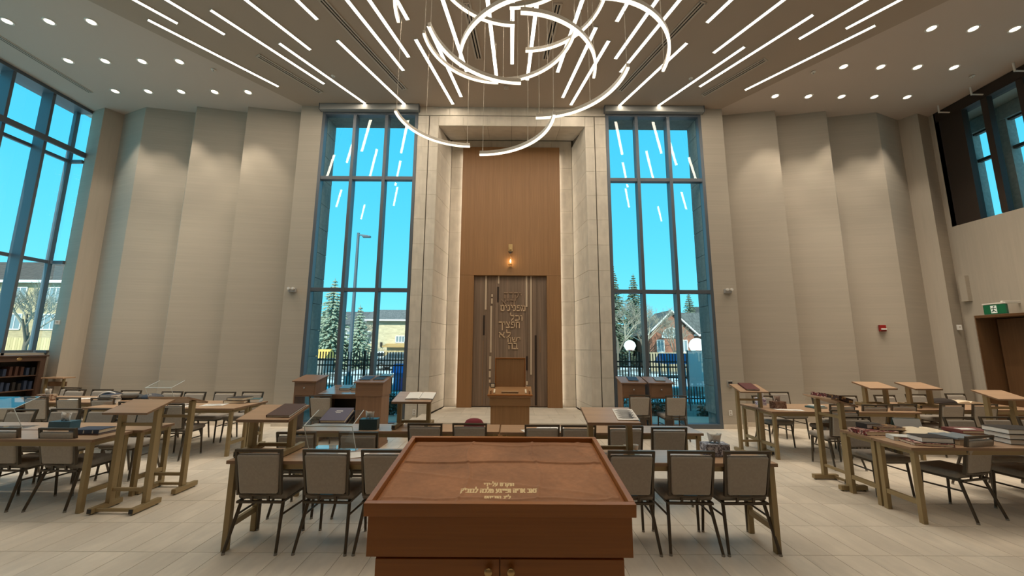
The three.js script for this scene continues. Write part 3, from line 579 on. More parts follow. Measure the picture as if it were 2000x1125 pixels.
// ---------------------------------------------------------------- the big reading table in front
{
  const t = thing('bimah_table', 'large reddish wooden reading table with a raised rim, nearest the viewer', 'reading table', [-0.034, 0, -1.97]);
  part('cabinet', box(1.196, 0.74, 0.8, 0, 0.44, -0.46), M.bimah, t);
  part('plinth', box(1.15, 0.07, 0.74, 0, 0.035, -0.46), M.bimah, t);
  part('apron', wallPrism([[-0.028, 0.815], [-0.028, 1.0], [-0.88, 1.11], [-0.88, 0.815]], -0.634, 0.634), M.bimah, t);
  for (const s of [-1, 1]) { const d = part('door', box(0.592, 0.68, 0.02, s * 0.298, 0.46, -0.052), M.bimah, t, { grain: 'x' }); part('knob', [cyl(0.008, 0.008, 0.02, 0, 0, 0, 12).rotateX(PI / 2).translate(s * 0.053, 0.757, -0.04), new THREE.SphereGeometry(0.02, 18, 12).scale(1, 1, 0.6).translate(s * 0.053, 0.757, -0.012)], M.brass, d); }
  const a = Math.atan2(0.112, 0.9), W = 1.302, L = 0.907, top = new THREE.Group(); top.name = 'table_top'; t.add(top); top.position.set(0, 1.06, 0); top.rotation.x = a;
  part('rim', [box(W, 0.062, 0.03, 0, -0.031, -0.015), box(W, 0.062, 0.03, 0, -0.031, -L + 0.015), box(0.03, 0.062, L - 0.06, -W / 2 + 0.015, -0.031, -L / 2), box(0.03, 0.062, L - 0.06, W / 2 - 0.015, -0.031, -L / 2)], M.bimah, top);
  part('panel', box(W - 0.06, 0.02, L - 0.06, 0, -0.04, -L / 2), M.bimah, top);
}
{ // velvet cover with its gold dedication
  const CW = 1.215, CL = 0.828, c = document.createElement('canvas'); c.width = 2048; c.height = 1396; const g = c.getContext('2d'), r = rngOf(5);
  g.fillStyle = '#ab7c5c'; g.fillRect(0, 0, 2048, 1396);
  const img = g.getImageData(0, 0, 2048, 1396), d = img.data;
  for (let y = 0; y < 1396; y++) for (let x = 0; x < 2048; x++) {
    const u = x / 2048, v = y / 1396, n = fbm(u, v, 5, 4, 5) - 0.5, q = fbm(u, v, 64, 48, 2) - 0.5, right = Math.max(0, u - 0.84) / 0.16, k = 1 + 0.3 * n + 0.1 * q + 0.5 * Math.max(0, fbm(u + 0.3, v, 8, 6, 4) - 0.5) * right, i = (y * 2048 + x) * 4;
    d[i] *= k; d[i + 1] *= k; d[i + 2] *= k;
  }
  g.putImageData(img, 0, 0);
  g.strokeStyle = '#f3dcae'; g.lineCap = 'round'; g.lineJoin = 'round';
  for (const [text, xc, yb, h, wpx, lw] of [['הוקדש על-ידי', 1000, 1072, 48, 270, 12], ['זאב אריה ופייגע מלכה לבוביק', 1003, 1190, 66, 664, 15], ['ל"נ הוריהם', 996, 1296, 48, 218, 12]]) {
    const { w, letters } = hebrewLine(text), s = wpx / w; g.lineWidth = lw;
    for (const L of letters) for (const st of L.strokes) { g.beginPath(); st.forEach(([x, y], i) => { const X = xc - wpx / 2 + (L.x + x) * s, Y = yb - y * h; i ? g.lineTo(X, Y) : g.moveTo(X, Y); }); g.stroke(); }
  }
  const tx = new THREE.CanvasTexture(c); tx.colorSpace = THREE.SRGBColorSpace; tx.anisotropy = 8;
  const nx = 220, ny = 150, pg = new THREE.PlaneGeometry(CW, CL, nx, ny).rotateX(-PI / 2), P = pg.attributes.position;
  for (let i = 0; i < P.count; i++) {
    const x = P.getX(i), z = P.getZ(i), u = x / CW + 0.5, v = z / CL + 0.5;   // v 0 at the back
    const ridge = (dst, wd, h) => h * Math.exp(-(dst * dst) / (wd * wd));
    let h = 0.009 * (fbm(u, v, 6, 5, 4) - 0.4) + ridge(v - 0.42 - 0.01 * Math.sin(u * 9), 0.008, 0.011) + ridge(u - 0.33 + 0.02 * Math.sin(v * 7), 0.007, 0.006) + ridge(u - 0.665 + 0.015 * Math.sin(v * 8), 0.007, 0.005) + ridge(v - 0.08 - 0.02 * Math.sin(u * 14), 0.012, 0.006) + ridge(v - u * 0.35 - 0.56, 0.018, 0.003) + ridge(u - 0.93 + 0.03 * Math.sin(v * 12), 0.012, 0.004) + ridge(v - 0.93 + 0.012 * Math.sin(u * 20), 0.012, 0.005);
    const e = Math.min(u, 1 - u, v, 1 - v); h = e < 0.005 ? -0.004 : h;
    P.setY(i, 0.004 + h);
  }
  pg.computeVertexNormals();
  const o = new THREE.Mesh(pg, new THREE.MeshPhysicalMaterial({ color: lin(0.88, 0.84, 0.78), map: tx, roughness: 0.85, sheen: 0.5, sheenColor: lin(0.5, 0.34, 0.22), sheenRoughness: 0.5 }));
  o.name = 'table_cover'; const a = Math.atan2(0.112, 0.9);
  o.position.set(-0.034, 1.06 - 0.029 * Math.cos(a) + 0.4535 * Math.sin(a), -1.97 - 0.4535 * Math.cos(a) - 0.029 * Math.sin(a)); o.rotation.x = a; scene.add(o);
  tag(o, 'brown velvet table cover with three lines of gold Hebrew lettering', 'tablecloth');
}

// ---------------------------------------------------------------- chairs
const chairProto = (() => {   // faces -z; origin on the floor
  const t = new THREE.Group(); t.name = 'stacking_chair'; t.userData = { category: 'chair', group: 'upholstered chairs of the hall' };
  part('seat', (() => { const g = new RoundedBoxGeometry(0.45, 0.075, 0.41, 3, 0.034), p = g.attributes.position; for (let i = 0; i < p.count; i++) { const x = p.getX(i), z = p.getZ(i); if (p.getY(i) > 0) p.setY(i, p.getY(i) + 0.014 * (1 - (x / 0.225) ** 2) * (1 - (z / 0.205) ** 2)); } g.computeVertexNormals(); return g.translate(0, 0.447, -0.075); })(), M.seatFabric, t);
  part('seat_frame', [box(0.42, 0.022, 0.02, 0, 0.402, -0.22), box(0.42, 0.022, 0.02, 0, 0.402, 0.15), box(0.02, 0.022, 0.38, -0.2, 0.402, -0.035), box(0.02, 0.022, 0.38, 0.2, 0.402, -0.035)], M.chairFrame, t);
  const zt = 0.235, zb = 0.165, yt = 0.872, yb = 0.48, zAt = (y) => zb + (zt - zb) * (y - yb) / (yt - yb);
  part('backrest', (() => { const g = new RoundedBoxGeometry(0.366, 0.352, 0.05, 3, 0.02), p = g.attributes.position; for (let i = 0; i < p.count; i++) { const x = p.getX(i), y = p.getY(i), z = p.getZ(i); p.setX(i, x * (1 + 0.05 * y / 0.17)); p.setY(i, y - (y < 0 ? 0.016 * (1 - (x / 0.181) ** 2) : 0)); p.setZ(i, z + Math.sign(z) * 0.006 * (1 - (x / 0.19) ** 2)); } g.computeVertexNormals(); return g.rotateX(Math.atan2(zt - zb, yt - yb)).translate(0, 0.661, zAt(0.661)); })(), M.fabric, t);
  const P = (x, y) => [x, y, zAt(y)], curve = []; for (let i = 0; i < 6; i++) { const f = (k) => { const x = -0.192 + (0.384 * k) / 6; return P(x, yb - 0.016 * (1 - (x / 0.192) ** 2)); }; curve.push(bar(f(i), f(i + 1), 0.018, 0.026, [0, 0, 1])); }
  part('back_frame', [bar(P(-0.192, yb - 0.01), P(-0.202, yt), 0.02, 0.03, [0, 0, 1]), bar(P(0.192, yb - 0.01), P(0.202, yt), 0.02, 0.03, [0, 0, 1]), bar(P(-0.211, yt - 0.006), P(0.211, yt - 0.006), 0.03, 0.024, [0, 1, 0]), ...curve], M.chairFrame, t);
  for (const s of [-1, 1]) part('back_post', bar([s * 0.075, 0.4, 0.145], [s * 0.075, 0.5, 0.168], 0.022, 0.016, [0, 0, 1]), M.chairFrame, t);
  for (const s of [-1, 1]) {
    const f = part('leg', rod([s * 0.212, 0.41, -0.205], [s * 0.225, 0.016, -0.228], 0.015, 0.0125, 10), M.chairFrame, t); part('glide', cyl(0.015, 0.013, 0.018, s * 0.2255, 0, -0.2285, 12), M.glide, f);
    const b = part('leg', rod([s * 0.188, 0.42, 0.105], [s * 0.228, 0.016, 0.228], 0.016, 0.013, 10), M.chairFrame, t); part('glide', cyl(0.015, 0.013, 0.018, s * 0.2285, 0, 0.2285, 12), M.glide, b);
    part('stretcher', rod([s * 0.216, 0.292, -0.212], [s * 0.2, 0.292, 0.145], 0.0095, 0.0095, 8), M.chairFrame, t);
  }
  return t;
})();
let firstChair = true;
function chair(label, x, z, turn = 0) {
  if (firstChair) { firstChair = false; chairProto.name = numbered('stacking_chair'); scene.add(chairProto); chairProto.position.set(x, 0, z); chairProto.rotation.y = turn; chairProto.userData.label = label; return chairProto; }
  return copyOf(chairProto, label, [x, 0, z], turn);
}
const rc = rngOf(77), away = (l, x, zt) => chair(l, x, zt - 0.235, (rc() - 0.5) * 0.05), toward = (l, x, zt) => chair(l, x, zt + 0.235, PI + (rc() - 0.5) * 0.06);
const FR = 'taupe front row chair, ';
[[-2.25, -3.66, 'at the left end, under the corner of the front table'], [-1.64, -3.66, 'second from the left end, under the clear acrylic stand'], [-1.12, -3.66, 'partly hidden by the left edge of the reading table'], [1.11, -3.67, 'partly hidden by the right edge of the reading table'], [1.66, -3.68, 'second from the right end, just left of the grey tissue box'], [2.16, -3.68, 'at the right end, below the grey tissue box']].forEach(([x, z, l]) => away(FR + l, x, z));
const SR = 'taupe second row chair, ';
[[-2.31, -4.37, 'behind the wooden lectern holding a brown book'], [-1.64, -4.38, 'seen through the clear acrylic stand'], [-1.02, -4.88, 'left of the chair with the maroon hat'], [-0.48, -4.9, 'with the maroon hat before it'], [0.39, -4.83, 'with white papers before it'], [0.83, -4.82, 'left of the table lectern with a printed sheet'], [1.39, -4.8, 'partly behind the post of the right table lectern'], [1.88, -4.73, 'last on the right, under the bare table end']].forEach(([x, z, l]) => away(SR + l, x, z));
away('taupe chair alone at the left front window, between the box lectern and the pulpit', -3.57, -7.5);
away('taupe chair at the right front window, before the left box lectern', 2.58, -7.87);
away('taupe chair at the right front window, before the right box lectern', 3.28, -7.82);
const LN = 'taupe chair at near left table, ';
away(LN + 'back to the viewer, beside the table leg', -5.03, -4.5); away(LN + 'back to the viewer, cut by the picture edge', -5.67, -4.5);
toward(LN + 'facing the viewer behind the tilted acrylic stand', -6.98, -5.75); toward(LN + 'facing the viewer behind the blue tissue box', -6.43, -5.82); toward(LN + 'facing the viewer behind the dark blue book', -5.93, -5.84); toward(LN + 'facing the viewer behind the standing lectern', -5.3, -5.95);
const LF = 'taupe chair before far left tables, ';
[[-8.98, -7.05, 'left of the floral tissue box'], [-8.43, -7.1, 'right of the floral tissue box'], [-7.77, -7.02, 'left of the stack of books between the chairs'], [-7.12, -6.98, 'left of the small bottle'], [-6.2, -6.55, 'hidden behind the wide lectern top'], [-5.42, -6.38, 'seat showing beside the second standing lectern']].forEach(([x, z, l]) => away(LF + l, x, z));
const LW = 'chair along the left pleated wall, ';
[[-9.52, -8.62, 'half hidden at the far left end'], [-9.03, -8.27, 'second from the left end'], [-8.5, -8.3, 'behind the black bag with a white edge'], [-7.79, -8.18, 'behind the heaped coats and bags'], [-6.8, -8.01, 'right of the far acrylic stand'], [-6.3, -7.97, 'third from the right end'], [-5.73, -8.0, 'second from the right end, behind the book stack'], [-5.2, -8.05, 'at the right end, by the table corner']].forEach(([x, z, l]) => toward(LW + l, x, z));
const RN = 'taupe chair at near right table, ';
chair(RN + 'turned askew with its back to the viewer', 5.06, -4.6, 0.24); chair(RN + 'cut by the edge of the view, seat showing', 5.86, -4.55, 0.1);
toward(RN + 'facing the viewer behind the patterned books', 4.77, -5.53); toward(RN + 'facing the viewer behind the grey binder', 6.25, -5.56); toward(RN + 'facing the viewer behind the dark red books', 6.8, -5.6); toward(RN + 'facing the viewer behind the thick black books', 7.36, -5.62);
const RF = 'taupe chair before far right tables, ';
[[5.12, -6.09, 'pulled out, seat showing beside the turned lectern'], [5.62, -6.72, 'left of three backs, behind the turned lectern'], [6.16, -6.71, 'behind the open cream book'], [6.74, -6.79, 'with a pale folder before it'], [7.6, -6.83, 'in front of the dark cushion on the table'], [8.2, -6.85, 'partly behind the post of the tall right lectern']].forEach(([x, z, l]) => away(RF + l, x, z));
const RW = 'chair along the right pleated wall, ';
[[5.03, -7.9, 'behind the standing lectern with a red book'], [5.82, -8.58, 'set back against the wall'], [6.16, -7.82, 'behind the high end of the turned lectern'], [6.77, -7.99, 'behind the low end of the turned lectern'], [7.66, -8.11, 'behind the left of two bare table lecterns'], [8.5, -8.3, 'behind the right of two bare table lecterns'], [9.5, -8.45, 'behind the dark cushion and open book']].forEach(([x, z, l]) => toward(RW + l, x, z));

// ---------------------------------------------------------------- tables
const tableProto = (() => {   // 2.5 m along x, 0.45 m deep; origin at the floor centre
  const t = new THREE.Group(); t.name = 'seminar_table'; t.userData = { category: 'table', group: 'narrow wooden tables' };
  part('tabletop', box(2.5, 0.03, 0.45, 0, 0.75, 0, 0.004), M.oak, t);
  part('edge_band', [box(2.5, 0.028, 0.004, 0, 0.749, 0.227, 0), box(2.5, 0.028, 0.004, 0, 0.749, -0.227, 0), box(0.004, 0.028, 0.45, 1.252, 0.749, 0, 0), box(0.004, 0.028, 0.45, -1.252, 0.749, 0, 0)], M.oakEdge, t);
  part('apron', [box(2.34, 0.05, 0.03, 0, 0.71, 0.185), box(2.34, 0.05, 0.03, 0, 0.71, -0.185)], M.legMetal, t);
  for (const s of [-1, 1]) {
    for (const k of [-1, 1]) part('leg', box(0.05, 0.735, 0.05, s * 1.2, 0.3675, k * 0.192, 0.004), M.legMetal, t, { grain: 'y' });
    part('cross_bar', box(0.04, 0.05, 0.335, s * 1.2, 0.2, 0), M.legMetal, t, { grain: 'z' }); part('end_rail', box(0.04, 0.04, 0.335, s * 1.2, 0.71, 0), M.legMetal, t, { grain: 'z' });
  }
  return t;
})();
let firstTable = true;
function table(label, x0, zf) {   // left end and front edge
  const pos = [x0 + 1.25, 0, zf - 0.229];
  if (firstTable) { firstTable = false; tableProto.name = numbered('seminar_table'); scene.add(tableProto); tableProto.position.set(...pos); tableProto.userData.label = label; return; }
  copyOf(tableProto, label, pos);
}
table('narrow wooden table of the front row, left of the reading table', -2.565, -3.705); table('narrow wooden table of the front row, right of the reading table', -0.05, -3.705);
table('narrow wooden table of the second row, on the left under the pulpit', -2.63, -4.97); table('narrow wooden table of the second row, on the right below the right window', -0.11, -4.95);
table('near left wooden table, front half of the pair', -7.09, -4.46); table('near left wooden table, rear half of the pair', -7.0, -4.95);
table('far left wooden table by the wall, front half of the right pair', -7.09, -6.64); table('far left wooden table by the wall, rear half of the right pair', -7.09, -7.1);
table('far left wooden table at the bookcase end, front half', -9.62, -7.22); table('far left wooden table at the bookcase end, rear half', -9.62, -7.68);
table('near right wooden table, front half of the pair', 4.3, -4.31); table('near right wooden table, rear half of the pair', 4.31, -4.78);
table('far right wooden table below the standing lectern, front half', 4.37, -6.64); table('far right wooden table below the standing lectern, rear half', 4.37, -7.1);
table('far right wooden table by the doorway, front half', 6.9, -6.95); table('far right wooden table by the doorway, rear half', 6.9, -7.41);

// ---------------------------------------------------------------- lecterns
const TILT = Math.atan2(0.1, 0.34);
const standProto = (() => {   // user stands at +z
  const t = new THREE.Group(); t.name = 'standing_lectern'; t.userData = { category: 'lectern', group: 'standing lecterns' };
  const b = part('reading_board', box(0.49, 0.02, 0.36, 0, 0, 0, 0.003), M.oak, t); b.position.set(0, 1.098, 0); b.rotation.x = TILT;
  part('board_edge', [box(0.49, 0.024, 0.008, 0, 0, 0.182, 0.002), box(0.006, 0.02, 0.36, -0.247, 0, 0, 0), box(0.006, 0.02, 0.36, 0.247, 0, 0, 0)], M.oakEdge, b);
  for (const s of [-1, 1]) {
    part('post', box(0.05, 1.03, 0.06, s * 0.2, 0.575, -0.02, 0.004), M.legMetal, t, { grain: 'y' });
    const f = part('foot_bar', box(0.055, 0.055, 0.34, s * 0.222, 0.04, 0, 0.004), M.legMetal, t, { grain: 'z' });
    part('foot_pad', [cyl(0.014, 0.014, 0.013, s * 0.222, 0, 0.14, 10), cyl(0.014, 0.014, 0.013, s * 0.222, 0, -0.14, 10)], M.black, f);
    part('end_plug', box(0.042, 0.042, 0.004, s * 0.222, 0.04, 0.171, 0), M.black, f);
  }
  part('cross_bar', box(0.36, 0.035, 0.03, 0, 0.2, -0.02), M.legMetal, t); part('cross_bar', box(0.36, 0.035, 0.03, 0, 0.9, -0.02), M.legMetal, t); part('cross_bar', box(0.4, 0.03, 0.03, 0, 0.04, 0.12), M.legMetal, t);
  return t;
})();
let firstStand = true;
function lectern(label, x, z, turn = 0) {
  if (firstStand) { firstStand = false; standProto.name = numbered('standing_lectern'); scene.add(standProto); standProto.position.set(x, 0, z); standProto.rotation.y = turn; standProto.userData.label = label; return; }
  copyOf(standProto, label, [x, 0, z], turn);
}
lectern('bare standing wooden lectern at the end of the near left table', -4.25, -4.6, 0);
lectern('standing wooden lectern turned away from the viewer, beside the far left table', -4.29, -5.17, PI);
lectern('standing wooden lectern holding a dark red book, right of the right window', 4.26, -7.06, 0);
lectern('standing wooden lectern turned sideways, with patterned books on it', 4.43, -5.5, PI / 2);
lectern('bare standing wooden lectern farthest right, before the doorway', 7.74, -6.25, 0);
const deskLectProto = (() => {   // stands on a table
  const t = new THREE.Group(); t.name = 'table_lectern'; t.userData = { category: 'lectern', group: 'small lecterns on the tables' };
  const b = part('reading_board', box(0.49, 0.024, 0.38, 0, 0, 0, 0.003), M.oak, t); b.position.set(0, 0.372, 0.0); b.rotation.x = Math.atan2(0.085, 0.37);
  part('board_edge', [box(0.49, 0.028, 0.008, 0, 0, 0.192, 0.002), box(0.006, 0.024, 0.38, -0.247, 0, 0, 0), box(0.006, 0.024, 0.38, 0.247, 0, 0, 0)], M.oakEdge, b);
  for (const s of [-1, 1]) { part('post', box(0.05, 0.32, 0.07, s * 0.19, 0.21, 0, 0.004), M.legMetal, t, { grain: 'y' }); const f = part('foot_bar', box(0.05, 0.05, 0.4, s * 0.205, 0.032, 0, 0.004), M.legMetal, t, { grain: 'z' }); part('foot_pad', [box(0.04, 0.008, 0.03, s * 0.205, 0.004, 0.18, 0), box(0.04, 0.008, 0.03, s * 0.205, 0.004, -0.18, 0)], M.black, f); part('end_plug', box(0.036, 0.036, 0.004, s * 0.205, 0.032, 0.201, 0), M.black, f); }
  part('cross_bar', box(0.36, 0.035, 0.03, 0, 0.05, -0.1), M.legMetal, t);
  return t;
})();
let firstDesk = true;
function deskLectern(label, x, z, turn = 0) {
  if (firstDesk) { firstDesk = false; deskLectProto.name = numbered('table_lectern'); scene.add(deskLectProto); deskLectProto.position.set(x, 0.765, z); deskLectProto.rotation.y = turn; deskLectProto.userData.label = label; return; }
  copyOf(deskLectProto, label, [x, 0.765, z], turn);
}
deskLectern('small wooden lectern with a brown leather book on the left front table', -2.34, -3.99);
deskLectern('small wooden lectern holding an open white paper, below the pulpit', -1.25, -5.24);
deskLectern('small wooden lectern holding a printed sheet, right of the reading table', 0.985, -3.94);
deskLectern('bare small wooden lectern on the far right tables, left of two', 6.74, -7.3);
deskLectern('bare small wooden lectern on the far right tables, right of two', 7.5, -7.25);

function boxLectern(label, x, z, turn) {   // cabinet lectern with a drawer, open below
  const t = thing('box_lectern', label, 'lectern', [x, 0, z], turn, 'box lecterns at the windows');
  const b = part('sloping_top', box(0.53, 0.025, 0.44, 0, 0, 0), M.cabinet, t); b.position.set(0, 1.13, 0); b.rotation.x = Math.atan2(0.09, 0.4);
  part('back_panel', box(0.44, 0.36, 0.018, 0, 0.94, -0.17), M.cabinet, t, { grain: 'y' });
  for (const s of [-1, 1]) part('side_panel', wallPrism([[0.17, 0], [0.17, 1.075], [-0.18, 1.155], [-0.18, 0]], s * 0.225 - 0.01, s * 0.225 + 0.01), M.cabinet, t, { grain: 'y' });
  part('shelf', box(0.43, 0.018, 0.34, 0, 0.79, 0), M.cabinet, t); part('bottom_shelf', box(0.43, 0.03, 0.32, 0, 0.08, -0.01), M.cabinet, t);
  const d = part('drawer_front', box(0.425, 0.265, 0.018, 0, 0.935, 0.165), M.cabinet, t); part('knob', [cyl(0.006, 0.006, 0.016, 0, 0, 0, 10).rotateX(PI / 2).translate(0, 0.955, 0.18), new THREE.SphereGeometry(0.016, 14, 10).translate(0, 0.955, 0.196)], M.silver, d);
  return t;
}
boxLectern('brown box lectern with a drawer, left of the left front window', -4.16, -8.25, -0.12);
boxLectern('left of two brown box lecterns at the right front window', 2.53, -8.27, 0);
boxLectern('right of two brown box lecterns at the right front window', 3.09, -8.27, 0.02);
{ // pulpit
  const t = thing('pulpit', 'tall solid wooden pulpit in front of the left window', 'pulpit', [-2.56, 0, -7.45], -0.03);
  part('body', box(0.47, 0.9, 0.42, 0, 0.45, 0), M.cabinet, t, { grain: 'y' });
  part('collar', wallPrism([[0.225, 0.9], [0.225, 1.13], [-0.225, 1.21], [-0.225, 0.9]], -0.25, 0.25), M.cabinet, t);
  const b = part('sloping_top', box(0.56, 0.022, 0.5, 0, 0, 0), M.cabinet, t); b.position.set(0, 1.185, 0.01); b.rotation.x = Math.atan2(0.08, 0.45);
  part('plinth', box(0.49, 0.05, 0.44, 0, 0.025, 0), M.cabinet, t);
}
{ // desk by the left window
  const t = thing('window_desk', 'brown wooden desk with a glossy top beside the pulpit', 'desk', [-3.25, 0, -7.98]);
  const b = part('desktop', box(0.86, 0.024, 0.76, 0, 0, 0), std(lin(0.3, 0.19, 0.13), 0.15, { map: T.wood }), t); b.position.set(0, 0.93, 0); b.rotation.x = 0.13;
  for (const s of [-1, 1]) part('side_panel', wallPrism([[0.33, 0], [0.33, 0.86], [-0.33, 0.94], [-0.33, 0]], s * 0.4 - 0.012, s * 0.4 + 0.012), M.cabinet, t, { grain: 'y' });
  part('apron', box(0.78, 0.07, 0.02, 0, 0.83, 0.3), M.cabinet, t); part('back_panel', box(0.78, 0.8, 0.018, 0, 0.46, -0.3), M.bronze, t); part('shelf', box(0.78, 0.02, 0.6, 0, 0.3, 0), M.cabinet, t);
}
{ const darkCab = std(lin(0.11, 0.06, 0.04), 0.45, { map: T.wood }); // bookcase under the glazed wall
  const t = thing('bookcase', 'dark brown bookcase with a carved top under the left glazed wall', 'bookcase', [-10.93, 0, -8.0]);
  part('side', box(0.3, 1.5, 0.03, 0, 0.75, -1.1), darkCab, t, { grain: 'y' }); part('side', box(0.3, 1.5, 0.03, 0, 0.75, 1.1), darkCab, t, { grain: 'y' });
  part('back', box(0.02, 1.5, 2.2, -0.135, 0.75, 0, 0), M.bronze, t, { grain: 'y' });
  part('cornice', [box(0.34, 0.03, 2.3, 0.015, 1.535, 0), box(0.32, 0.1, 2.24, 0.005, 1.47, 0)], darkCab, t, { grain: 'z' });
  for (const y of [0.08, 0.42, 0.78, 1.1]) part('shelf', box(0.27, 0.022, 2.16, 0, y, 0), darkCab, t, { grain: 'z' });
  part('pilaster', box(0.06, 1.42, 0.1, 0.14, 0.71, -1.06), darkCab, t, { grain: 'y' }); part('upright', box(0.26, 1.42, 0.02, 0, 0.71, 0), darkCab, t, { grain: 'y' });
  part('emblem', new THREE.SphereGeometry(0.05, 14, 8).scale(0.25, 0.7, 1).translate(0.166, 1.475, -0.62), M.brass, t);
}
{
  const t = thing('corner_ledge', 'small wooden ledge table in the left corner niche behind the chairs', 'side table', [-10.42, 0, -9.13]);
  part('top', box(0.5, 0.03, 0.26, 0, 1.04, 0), M.oak, t); for (const s of [-1, 1]) part('leg', box(0.04, 1.02, 0.04, s * 0.2, 0.51, 0.06), M.legMetal, t, { grain: 'y' }); part('back_rail', box(0.42, 0.1, 0.02, 0, 0.9, 0.0), M.oakEdge, t);
}
// ---------------------------------------------------------------- books, boxes, papers
const TT = 0.766;
const hue = (r, g, b, rough = 0.55, more) => std(lin(r, g, b), rough, more);
const COVER = { brown: hue(0.075, 0.032, 0.022), maroon: hue(0.11, 0.022, 0.022), red: hue(0.16, 0.045, 0.04), black: hue(0.025, 0.022, 0.022), navy: hue(0.03, 0.045, 0.085), purple: hue(0.085, 0.075, 0.13), blue: hue(0.08, 0.22, 0.33), teal: hue(0.06, 0.13, 0.14), grey: hue(0.2, 0.25, 0.29), white: hue(0.7, 0.72, 0.7), tan: hue(0.4, 0.25, 0.13) };
function patterned(seed, a, b, c2) {
  const t = dataTexture(128, 128, (u, v) => { const n = fbm(u + seed * 0.13, v, 12, 12, 3), m = fbm(u, v + seed * 0.2, 24, 24, 2); return n > 0.56 ? a : m > 0.56 ? b : c2; }, true, [0.3, 0.3]);
  return std(new THREE.Color(1, 1, 1), 0.6, { map: t });
}
COVER.floral = patterned(1, [0.78, 0.66, 0.6], [0.5, 0.16, 0.15], [0.28, 0.09, 0.09]); COVER.floralGold = patterned(2, [0.62, 0.46, 0.26], [0.3, 0.16, 0.1], [0.16, 0.09, 0.07]);
const PAGES = M.cream, PAGEW = M.paper;
// a closed book lying flat: spine along its left side; w across, d deep, h thick
function book(label, [x, y, z], turn, w, d, h, cover, pages = PAGEW, more = {}) {
  const t = thing('book', label, 'book', [x, y, z], turn, more.group), c = Math.min(0.005, h * 0.2);
  part('cover', [box(w, c, d, 0, h - c / 2, 0, 0.001), box(w, c, d, 0, c / 2, 0, 0.001), box(c, h, d, -w / 2 + c / 2, h / 2, 0, 0.001)], COVER[cover], t);
  part('pages', box(w - c - 0.008, h - 2 * c, d - 0.012, c / 2 - 0.002, h / 2, 0, 0), pages, t);
  if (more.emblem) part('title', [box(w * 0.32, 0.0012, d * 0.035, 0, h, -d * 0.18, 0), box(w * 0.2, 0.0012, d * 0.03, 0, h, -d * 0.1, 0), box(w * 0.26, 0.0012, d * 0.03, 0, h, -d * 0.26, 0)], M.silver, t);
  if (more.bands) for (const k of [-0.3, 0.0, 0.3]) part('spine_band', box(0.0014, h * 0.7, 0.012, -w / 2, h / 2, k * d, 0), M.silver, t);
  if (more.tilt) { t.rotation.order = 'YXZ'; t.rotation.x = more.tilt; }
  return t;
}
function openBook(label, [x, y, z], turn, w, d, h, mat = PAGEW, cover = 'black', tilt = 0, print = false) {   // two page blocks that curve down to the gutter
  const t = thing('open_book', label, 'book', [x, y, z], turn);
  part('cover', box(w, 0.004, d, 0, 0.002, 0, 0.001), COVER[cover], t);
  for (const s of [-1, 1]) {
    const g = new THREE.BoxGeometry(w / 2 - 0.006, h, d - 0.014, 8, 1, 1), P = g.attributes.position;
    for (let i = 0; i < P.count; i++) { const u = s * P.getX(i) / (w / 2 - 0.006) + 0.5; if (P.getY(i) > 0) P.setY(i, P.getY(i) - h * (u < 0.15 ? 0.5 * (1 - u / 0.15) ** 2 : 0.55 * ((u - 0.15) / 0.85) ** 2)); }
    g.computeVertexNormals(); part('page_block', g.translate(s * w / 4, 0.004 + h / 2, 0), mat, t);
    if (print) part('print', Array.from({ length: 7 }, (_, k) => box(w * 0.34, 0.0008, 0.006, s * w * 0.25, h * 0.92 - 0.003, -d * 0.32 + k * d * 0.1, 0)), M.bronze, t);
  }
  if (tilt) { t.rotation.order = 'YXZ'; t.rotation.x = tilt; }
  return t;
}
function sheet(label, [x, y, z], turn, w, d, mat = M.paper, tilt = 0, lines = 0) {
  const g = new THREE.BoxGeometry(w, 0.0015, d, 6, 1, 6), P = g.attributes.position;
  for (let i = 0; i < P.count; i++) P.setY(i, P.getY(i) + 0.004 * Math.max(0, Math.sin(P.getX(i) * 14) * Math.sin(P.getZ(i) * 11 + 1)) + 0.0012);
  g.computeVertexNormals();
  const t = thing('paper_sheet', label, 'paper', [x, y, z], turn); part('page', g, mat, t);
  if (lines) part('print', Array.from({ length: lines }, (_, k) => box(w * (0.5 + 0.35 * ((k * 7) % 3) / 2), 0.0008, d * 0.022, 0, 0.0066, -d * 0.42 + (k + 0.5) * d * 0.84 / lines, 0)), M.bronze, t);
  if (tilt) { t.rotation.order = 'YXZ'; t.rotation.x = tilt; }
  return t;
}
function tissueBox(label, x, y, z, turn, w, h, d, carton, tissueTone = M.white) {
  const t = thing('tissue_box', label, 'tissue box', [x, y, z], turn);
  part('carton', box(w, h, d, 0, h / 2, 0, 0.004), carton, t);
  part('opening', new THREE.CylinderGeometry(0.03, 0.03, 0.002, 20).scale(1.6, 1, 0.8).translate(0, h + 0.001, 0), M.black, t);
  const r = rngOf(Math.round((x + 50) * 991)), g = [];
  for (let k = 0; k < 3; k++) {
    const c = new THREE.ConeGeometry(0.045 + 0.015 * r(), 0.075 + 0.02 * r(), 9, 3, true), P = c.attributes.position;
    for (let i = 0; i < P.count; i++) { const a = Math.atan2(P.getZ(i), P.getX(i)), q = 1 + 0.35 * Math.sin(a * 3 + k * 2) ; P.setX(i, P.getX(i) * q); P.setZ(i, P.getZ(i) * q * 0.55); }
    c.rotateX(PI); c.rotateZ((k - 1) * 0.5); c.computeVertexNormals(); g.push(c.translate((k - 1) * 0.03, h + 0.035, (r() - 0.5) * 0.02));
  }
  part('tissue', g, tissueTone, t);
  return t;
}
